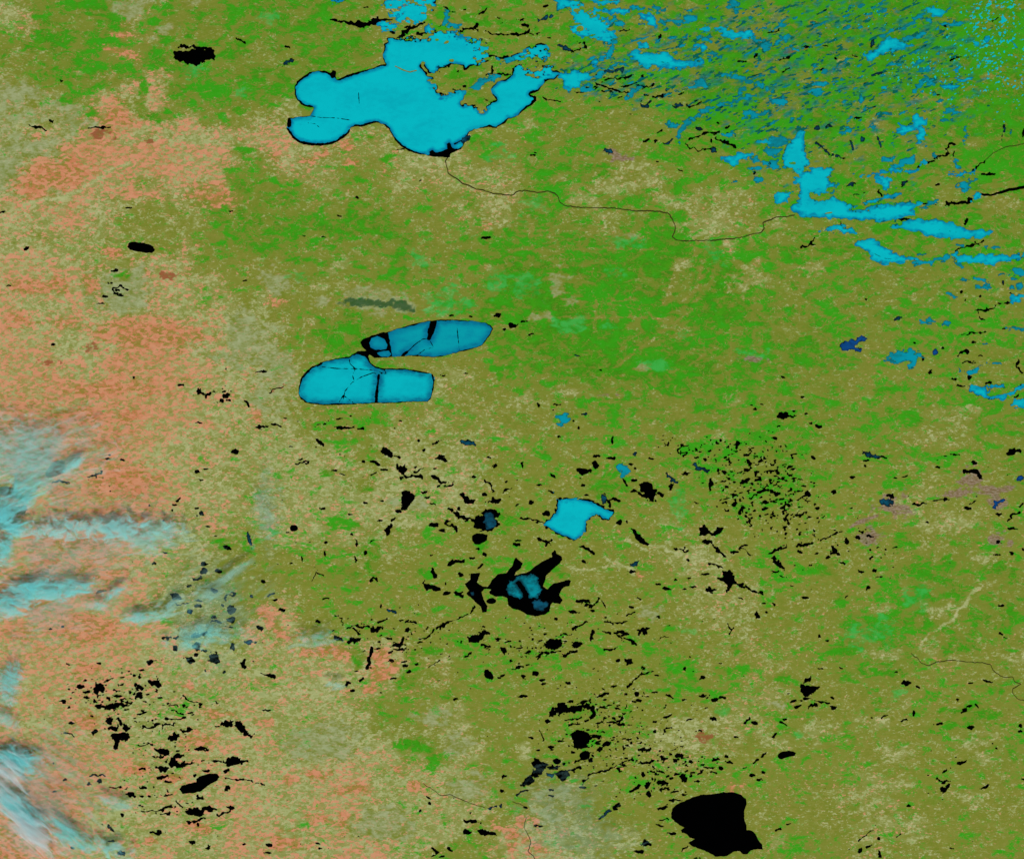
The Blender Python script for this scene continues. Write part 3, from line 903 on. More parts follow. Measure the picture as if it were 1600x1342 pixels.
k e 430,775 12 26
k e 285,800 16 30
k e 220,832 20 8
k e 598,652 16 8
k e 1050,388 30 12
k e 1075,418 28 10
k s 6 1090,450 1120,465
k e 1100,780 16 8
k s 11 860,1330 900,1335 920,1300
k e 825,1298 36 8
k e 945,1245 24 18
T 2 2
k p 405,240 430,230 470,245 488,262 460,280 420,270
k e 520,215 36 50 20
k e 525,162 38 16
k e 622,174 44 18
b e 765,148 30 22
t p 655,225 690,220 720,235 735,260 720,290 695,295 675,260 |blue-green thimble-shaped lake with ice, northwest of the knobbly black lake|thimble-shaped icy lake
k s 9 690,300 715,345
k p 800,345 830,328 870,335 890,360 915,380 910,405 895,415 890,442 865,440 850,425 820,410 805,380 + s 12 750,375 810,405 |knobbly black lake with a tail to the west|knobbly black lake
k e 932,400 34 24
k e 760,312 40 20
k e 770,240 24 14
k e 745,215 16 8
k e 870,175 30 10 -20
b p 960,275 990,290 1020,310 1035,340 1000,325 975,305
k e 993,355 24 40
k e 1085,270 36 14
b s 22 1130,215 1160,240 1215,250
k e 1155,168 30 12
k e 1208,183 20 14
k e 1408,95 26 60
k e 1240,340 26 70
k e 1325,262 30 24
k e 1290,255 16 24
k e 1450,325 34 16
k e 1525,260 30 16
k e 1575,175 24 20
k e 250,280 36 14 -50
k e 65,215 14 30
k e 295,43 26 8
k e 630,60 12 40
k e 448,343 24 12
k e 428,303 14 8
k e 175,340 30 6
k e 120,453 40 24 20
k e 35,466 26 6
k e 212,520 50 36
k e 465,410 26 8
c p 200,590 215,565 245,545 270,515 275,480 285,450 280,430 320,425 380,430 430,425 480,432 520,450 550,470 590,485 630,500 632,525 615,550 590,562 560,555 545,535 520,525 490,545 470,575 465,620 440,650 410,680 380,685 345,670 310,660 260,635 215,610 + s 9 230,378 260,400 300,428 ! lead 1.2 ! open s 14 430,425 500,440 550,470 630,500 ! open s 9 270,515 278,480 282,440 ! open s 10 215,610 260,638 345,672 370,685 ! open s 9 545,535 560,555 600,562 ! open s 6 465,580 462,630 ! open s 14 225,375 300,428 |hook-cornered frozen lake of bright cyan ice amid black ponds|hook-cornered frozen lake
k s 7 60,550 120,560 200,580
b e 575,430 40 60
k s 13 560,410 600,440 610,470
k s 10 610,435 660,430 675,445
k e 670,575 36 34 -40
k e 720,570 12 16
k p 735,620 760,625 800,650 830,690 860,705 850,722 820,715 790,685 760,650 |black lizard-shaped lake slanting down to the southeast|black lizard-shaped lake
k s 16 170,682 210,695 + e 230,700 44 26
k s 18 440,730 480,745 510,770
k e 25,717 40 20
k e 33,688 24 10
k e 450,820 30 14
b p 735,830 790,818 790,840 760,850 740,845
k e 750,885 44 16
k s 13 1015,735 1050,745 1090,755
k e 1100,813 30 16
k p 1175,655 1180,620 1175,600 1220,595 1230,625 1260,635 1280,605 1318,605 1300,650 1240,660 |black saddle-shaped lake among many tiny ponds|black saddle-shaped lake
k e 1215,697 44 26
k s 11 1240,700 1270,735 1300,770 1330,785
k s 9 1370,762 1410,758
k s 9 1420,740 1470,720 + s 5 1420,735 1500,780
k p 1290,930 1330,915 1320,880 1360,875 1385,900 1380,925 1410,955 1380,960 1355,990 1340,1015 1345,970 1330,940 + s 10 1400,955 1450,980 1500,1010 1565,1020 |black crow-like lake with a long tail to the southeast|black long-tailed lake
k s 9 1220,835 1280,840 1310,860
k s 8 1180,905 1220,900
k p 1205,990 1230,980 1265,992 1250,1008 1215,1008
k e 970,990 46 20
k e 918,960 34 16
k e 1075,995 20 12
k e 1135,980 30 10
k e 1105,925 20 10
k e 1020,935 16 8
k s 18 400,1065 480,1070
k s 13 460,1095 500,1100 530,1070 540,1045
k s 6 565,1070 585,1105
k e 385,1135 52 14
k e 500,1125 24 10
k e 750,1105 26 16
k s 10 725,1160 775,1135
k s 6 780,1045 805,1060
k e 910,1163 22 14
k s 9 380,1240 420,1215 465,1190
k s 9 585,1195 630,1205
k e 585,1165 16 10
k s 5 630,1210 720,1195
k p 780,1275 785,1245 820,1232 850,1245 840,1270
k e 690,1268 62 28 -10
k e 660,1285 50 14 -40
k s 11 570,1258 615,1260
k s 14 700,1300 740,1310 780,1340
k s 12 505,1250 500,1310
k e 335,1272 50 8
k e 280,1178 20 14
k p 200,1335 220,1310 270,1300 310,1315 312,1355 290,1365 230,1368
k e 410,1330 54 26
k p 1515,1150 1530,1125 1550,1150 1545,1170 1525,1168
k e 1575,1080 26 8
k e 1590,1140 20 12
k s 9 1350,1210 1370,1240 1360,1265
k e 1430,1048 24 6 -20
k s 4 890,1305 930,1295 970,1290
k s 20 1440,480 1415,530
k s 20 1465,540 1500,590
k e 1390,460 40 20 40
k e 1580,450 30 20
k s 5 1490,420 1570,375
k e 1150,455 28 8
T 3 2
k e 47,50 22 20
k e 282,175 26 22
b s 22 605,145 640,160 680,165
k s 9 680,165 740,170
k e 620,190 30 10
k e 530,290 30 18
k p 1485,140 1500,128 1540,115 1575,118 1570,140 1530,148 1490,150 |black sausage-shaped lake near the east edge|black sausage-shaped lake
k e 1165,153 46 10
k e 1105,160 20 8
k e 1293,205 36 26
k s 18 1230,258 1280,255 1310,265 1325,290 |black hook-shaped pool rimming a pinkish-grey mine|black hook-shaped mine pool
k e 1060,232 20 10
B e 1575,300 50 34
k e 765,410 46 26 -20
b e 730,450 92 40
k e 410,385 32 22
k e 60,400 30 20
k e 30,385 24 14
k e 220,350 24 10
k e 130,285 30 16
k s 12 100,560 125,530
k e 310,488 20 14
k e 185,530 30 16
k s 14 0,770 60,745 110,725
k s 10 190,722 280,712
k s 10 335,682 370,668 430,640
k p 400,720 415,715 430,750 465,790 440,790 425,780 395,782
k e 372,790 24 14
k s 24 40,800 60,830 85,860
k e 490,690 24 40
k e 560,670 40 24
k e 635,665 36 14 |small black pool inside a pale grey mine ring|
k e 1440,700 28 18
k e 1245,485 42 20
k s 8 1255,460 1300,440
B s 20 1470,430 1430,450 1415,490
k e 1440,523 40 10
k s 10 1490,560 1520,530 1570,515
k s 6 1570,480 1590,460
k s 9 910,465 990,462
k s 5 1030,445 1130,430
k e 990,575 16 14
k e 1520,770 24 18
k e 230,1043 34 20
k e 35,1083 16 16
k e 622,985 22 16
k e 488,1042 18 6 30
k e 150,975 20 6
k e 1450,1097 38 14
k e 1455,1270 20 12
k e 1480,1297 24 6
k e 372,1315 22 8
k e 320,1285 14 24
k e 262,840 20 12
k e 300,768 26 10
k e 200,760 24 14
k e 290,628 18 16
k e 470,830 30 12
k e 580,885 30 14
k e 665,880 24 16
k e 700,920 30 6
k s 6 640,805 660,790
k e 45,883 34 8
k e 90,913 40 8
k e 145,440 14 16
k e 290,335 16 14
k e 610,228 16 16
k e 850,292 34 8 25
k e 800,300 16 10
k e 1590,745 20 20
k e 1425,780 30 14
k s 4 60,288 110,310
k s 6 1500,610 1555,612
k e 160,242 34 10
T 0 3
k e 1095,25 36 40
k e 1228,20 46 30
k e 1225,65 30 24
k e 1268,45 40 8
k p 1160,80 1200,78 1215,105 1195,120 1170,108
k p 1290,100 1315,60 1345,45 1365,65 1360,95 1372,115 1340,115 1310,108 |black rounded triangular lake topping a scatter of black ponds|black triangular lake
k e 1450,22 26 44
k e 1520,122 30 56
k e 1402,170 18 16
k e 935,115 40 32
k s 7 935,105 975,108
k e 625,115 24 14
k e 885,165 30 10
k e 870,205 14 24
k p 920,240 950,225 1000,225 1018,260 995,275 970,262 945,250
k p 570,295 600,265 600,250 630,240 650,270 640,300 620,300 610,315
k s 8 640,235 700,215
k e 500,265 40 28
k e 545,335 30 16
k s 12 530,300 560,290
k e 740,322 40 16
k e 870,272 46 34
k e 868,320 58 34
k p 580,390 630,375 690,380 740,368 800,375 770,385 720,390 705,415 690,405 640,398 600,400 |long black ragged bar-shaped lake running east to west|black bar-shaped lake
k e 575,448 22 10
k e 450,497 30 14
k e 685,480 42 46
k s 17 740,465 755,500
k e 700,525 72 24
k e 785,525 42 30
k p 700,580 715,555 760,550 810,555 815,590 790,605 750,600 735,625 735,655 715,665 708,630 712,600 |black lake with a drooping tail, below a knot of black ponds|black droop-tailed lake
k s 13 580,555 600,540
k s 5 395,550 430,555 465,575
k s 11 1080,415 1140,435
k e 1145,385 24 24
k s 9 1060,385 1110,378
k e 1250,380 16 24
k e 1185,430 24 10
k s 9 1040,460 1080,470 1165,465
k s 11 890,515 930,530 990,500
k s 9 1010,520 1040,505 1085,500
k e 1175,535 72 24 10
k e 1075,580 62 40
k s 7 870,632 960,625
k p 960,650 1010,645 1050,660 1055,690 1020,690 980,680
k s 7 960,710 1030,695
k s 18 1080,715 1100,695 1140,695
k p 1055,740 1080,715 1110,735 1140,745 1210,745 1150,765 1100,770 1070,765
k p 970,775 1060,760 1065,775 1020,798 990,790
k e 1255,660 82 22
k e 1415,495 66 42
k e 1362,508 24 8
k p 1465,490 1500,485 1530,520 1545,555 1590,570 1570,580 1520,572 1490,545 1470,520 |black comma-shaped lake sweeping down to the southeast|black comma-shaped lake
k p 1392,745 1410,715 1445,702 1490,710 1510,728 1550,732 1500,745 1460,760 1410,758 |black mushroom-cap lake with a point to the east|black cap-shaped lake
k s 7 1310,735 1380,730
k e 1415,792 38 18 35
k e 1285,792 50 16
k e 1218,815 20 20
k s 9 985,835 1045,822
k p 1118,905 1135,885 1180,870 1225,862 1225,840 1250,825 1310,808 1355,808 1370,828 1355,850 1310,875 1275,900 1250,920 1200,930 1140,932 |black peanut-shaped lake slanting up to the northeast|black peanut-shaped lake
k s 7 1410,840 1470,842 1530,852 1598,868 1648,878
k e 1418,900 38 24 35
k e 1250,955 58 28
k e 1050,860 36 14
k e 895,893 40 14
k s 4 690,895 790,893
k e 815,938 62 20
k e 880,945 24 8
k e 930,952 24 10
k e 1050,937 62 10
k s 13 1000,1035 1040,1012 1065,1015
k s 5 890,1045 1000,1038
k p 1165,1045 1190,1022 1235,1025 1255,1040 1270,1015 1310,1010 1350,1035 1320,1038 1285,1032 1250,1060 1215,1070 1180,1062 |black tadpole-shaped lake with an arched tail to the east|black tadpole-shaped lake
k s 12 1360,1065 1420,1050 1450,1020
k e 1440,1022 40 16
k s 11 1010,1065 1060,1055
k s 11 1170,1110 1230,1105 1280,1085
k e 1235,1130 18 26
k e 762,1070 24 30
k s 13 675,1135 700,1165
k e 978,1178 72 20
k e 1197,1238 42 24
k e 1300,1268 40 18
k e 1525,1248 20 8
b e 760,1305 60 30
k e 700,1230 40 16
k s 9 555,820 650,825
k e 622,852 34 22
k e 555,875 30 12
k e 410,845 16 16
k e 340,920 30 12
k e 880,1010 30 10
k s 7 1100,985 1140,1020
k s 5 1140,330 1180,355 1240,365
k e 890,780 36 14
k e 430,127 24 8
k e 450,1272 20 12
T 1 3
k s 22 715,30 712,80 695,145
k s 6 740,30 770,28
k e 885,8 72 18
k s 9 860,35 940,25
k s 18 1415,10 1455,15
k p 1530,30 1555,25 1568,50 1555,70 1540,60
k e 1455,192 42 58
k p 40,180 80,178 130,195 115,212 80,195
k e 575,248 38 18 30
k e 625,172 26 10
k e 598,290 24 14
k s 9 640,235 665,220
k e 960,172 38 18 25
k e 930,135 30 18
k e 925,108 26 10
k e 995,128 22 10
k e 855,217 38 12 10
k e 840,105 30 10
k s 8 1310,75 1345,55
k s 4 1080,150 1150,100
k e 1545,195 24 14
k e 1520,213 20 12
k e 1590,103 18 12
k e 1340,1103 98 26 -8
k e 1320,1170 58 28
k p 1375,1160 1410,1155 1440,1175 1500,1175 1505,1195 1450,1197 1415,1185 |black slipper-shaped lake beside a peach-coloured field|black slipper-shaped lake
k s 14 1105,1275 1130,1298
k s 13 1205,1275 1215,1290
b s 8 1440,1025 1525,1010
k e 1110,1322 24 8
k e 1165,1325 30 8
k e 85,1253 38 18
k e 70,1300 36 12
k e 395,1278 24 10
k e 385,1245 20 10
k e 1540,920 20 10
k e 1545,827 24 14
k e 1030,1042 16 16
k e 1078,958 26 8 -30
k e 1080,998 14 14
k e 1250,345 22 10
k e 790,305 16 8
k e 70,412 30 6
T 2 3
k e 400,10 50 24
k e 340,65 52 16 20
k e 215,55 42 18
k e 385,45 42 20
k s 9 250,55 300,42
k e 35,142 62 20 20
k e 100,50 50 14 15
k s 12 160,90 185,55
k e 145,185 36 26
k e 75,205 26 24
k e 195,252 24 14
k e 190,228 28 12
k e 355,246 26 10
k e 70,328 40 16 10
k s 10 580,35 660,22
k e 662,100 26 24
k p 705,95 745,90 755,120 730,130 710,130
k s 14 720,270 760,230 800,200 + s 5 800,200 815,150 + s 6 800,200 880,172 |black slanting fork-tipped lake on olive land|black fork-tipped lake
k e 900,193 24 8
k e 1075,155 24 14
k e 1188,210 32 22
k e 1290,120 22 6
k e 630,265 38 12
k e 570,277 20 8
k e 565,318 60 16 15
k e 780,310 26 26
k e 795,350 32 24
k e 755,358 20 8
k e 845,327 38 8
k e 893,303 24 6
k e 978,325 38 10 -20
k e 1200,325 58 18
k e 1265,347 38 24
k e 1313,332 42 18
k e 1070,347 20 8
k p 240,430 270,400 290,375 320,368 350,385 400,390 440,380 490,378 520,395 525,425 510,455 490,468 480,455 500,430 490,405 450,405 400,420 350,425 310,430 280,440 250,450 + p 415,375 430,355 490,348 500,360 450,372 |black arch-shaped lake curling down at its east end|black arch-shaped lake
k e 250,438 36 26
k s 9 350,365 380,358
k e 222,482 28 28
k s 9 180,540 190,575 195,600
k s 9 355,500 420,502
k s 7 340,480 430,460
k s 11 460,480 480,470
k e 540,490 42 10 15
k s 7 535,410 610,380
k e 660,403 36 12
k e 700,432 20 12
k e 630,487 50 10
k e 690,503 26 12
k p 370,580 380,555 430,532 470,548 492,575 485,605 465,640 420,650 385,645 370,615 385,600 |ragged rounded black lake south of the black arch-shaped lake|ragged rounded black lake
k e 525,575 38 28
k e 590,623 42 24 20
k e 535,620 20 10
k e 550,655 38 24 40
k e 455,695 68 56 30 |smooth black oval lake tucked below the ragged rounded black lake|smooth black oval lake
k e 490,725 24 20
k s 11 390,735 430,720
k e 505,695 16 12
k e 380,680 26 16
k p 125,745 145,715 190,730 230,745 225,765 195,790 170,820 125,830 140,870 95,885 50,880 75,855 110,825 145,790 |black lake trailing down to the southwest like a torn ribbon|black torn-ribbon lake
k e 280,730 42 36
k e 325,745 28 10
k e 260,775 62 30
k e 160,660 24 14
k e 240,645 38 14
k e 300,605 30 12
k p 270,815 310,790 365,783 360,820 315,850 285,835
k s 16 375,782 420,772
b s 20 225,812 265,815
k s 9 25,945 60,925 105,910
k e 250,908 30 12
k e 245,945 24 10
k e 120,590 20 10
k s 8 480,815 550,800 620,770 + s 4 620,770 720,730
k e 435,890 42 14
k s 5 435,870 470,835
k e 700,755 30 8
k e 815,660 50 18
k e 853,660 36 20
k e 830,740 82 14 15
k e 890,487 20 8
k e 890,545 24 16
k e 970,527 38 8
k e 970,450 52 10 30
k e 1110,470 32 8 15
k e 1255,465 32 24
k e 695,592 20 8
k e 1175,545 20 10
k s 12 1455,490 1480,465
k e 1515,490 36 26
k e 1395,580 20 12
k e 1045,695 46 30
k e 1020,725 24 14
k e 1120,735 24 16
k e 1270,722 46 14 15
k e 1340,703 26 10
k e 1355,735 58 14 -15
k e 1235,770 46 10
k e 1305,772 26 24
k e 1185,755 26 8
k e 1180,800 42 12 30
k e 1255,800 50 8
k p 1045,830 1070,808 1095,835 1085,860 1055,850
k e 1155,855 28 16
k s 12 1505,740 1535,720
k e 1565,692 38 18 30
k e 1450,770 24 8
k e 1500,822 36 20
k e 1545,845 36 12
k e 1565,803 24 10
k e 940,868 62 24
k e 845,880 24 42 -20
k e 765,905 62 20 20
k e 790,880 20 14
k e 855,935 36 34
k e 930,910 24 20
k e 1015,920 42 12
k e 1075,940 38 16
k e 1025,973 60 12
k p 905,1030 930,1010 965,1005 970,1020 945,1042 930,1030
k s 7 915,1095 960,1088 975,1100
k s 5 895,1128 945,1135
k e 1005,1180 48 14
k s 18 640,1025 670,1000
b s 16 540,1085 580,1055 620,1035
k e 90,1018 24 10
k e 165,1133 36 8
k e 830,1243 62 24
k e 800,1293 62 16
k s 5 1060,1295 1065,1275 1095,1262
k e 930,797 30 14
k e 975,825 26 10
k e 1130,805 30 12
k p 995,1050 1005,1025 1035,995 1080,980 1120,960 1180,942 1260,935 1320,925 1380,925 1430,940 1460,965 1465,1000 1450,1040 1450,1090 1460,1130 1465,1160 1500,1165 1520,1185 1530,1210 1560,1250 1565,1280 1530,1280 1490,1285 1470,1310 1440,1310 1420,1290 1380,1295 1340,1320 1270,1325 1230,1300 1180,1280 1120,1260 1100,1240 1140,1215 1110,1205 1090,1185 1060,1175 1050,1160 1080,1145 1050,1130 1020,1110 995,1085 |biggest black lake, broad and smooth-topped with a ragged southern shore|biggest black lake
k e 1150,1335 42 10
T 3 3
k p 190,265 205,255 240,262 280,262 318,272 305,295 280,320 255,330 225,325 195,295 |black wedge lake with a fringe of black ponds below it|black wedge lake
k e 245,222 48 20 25
k s 10 140,365 175,352
k s 12 170,395 210,380
k s 14 250,400 270,375 300,385 + e 300,385 36 22
k s 7 290,350 350,370
k e 370,365 24 8
k e 403,395 34 26
k e 405,335 24 12
k e 455,150 24 10
k e 330,152 20 8
k e 235,340 38 12
k e 205,355 26 8
k s 8 75,490 120,510
k e 105,470 20 10
k s 10 30,580 50,562
k p 58,695 75,675 130,665 150,668 175,680 165,695 130,705 85,718 65,712 |black capsule-shaped lake above the biggest black lake's east shore|black capsule-shaped lake
k e 862,243 54 28 -8
k e 930,262 16 10
k e 943,278 12 12
k s 9 910,415 908,450
k s 9 825,485 865,472
k s 7 710,460 745,445
k e 645,457 16 8
k e 1065,500 46 14
k e 1265,520 34 18
k s 10 1295,375 1308,400
k s 12 1210,425 1240,410
k e 1258,390 28 14
k e 1185,345 22 10
k e 1375,230 42 10 -15
k e 1575,510 24 20
k e 1570,550 18 14
k e 1265,243 22 6
k e 1197,745 36 20
k s 7 1215,740 1235,732
k e 1100,792 30 12 25
k s 10 1055,840 1080,855
k s 10 1085,868 1135,850
k p 1060,910 1085,885 1135,880 1125,900 1105,925 1080,925 |small black boot-shaped lake at the hub of a few ponds near the southeast corner|black boot-shaped lake
k e 1355,888 46 16 25
k e 880,1010 18 16
k e 65,1157 36 10 8
k s 7 565,1225 605,1195 655,1160
k e 690,1210 18 20
k e 575,1287 32 18 20
k s 8 615,1270 640,1255
k s 13 698,1295 698,1330
k s 4 800,1205 840,1175
k e 1140,1277 24 8
k e 1425,652 14 10
k e 1590,845 20 12
k e 805,177 22 5
k e 125,1125 22 5"""
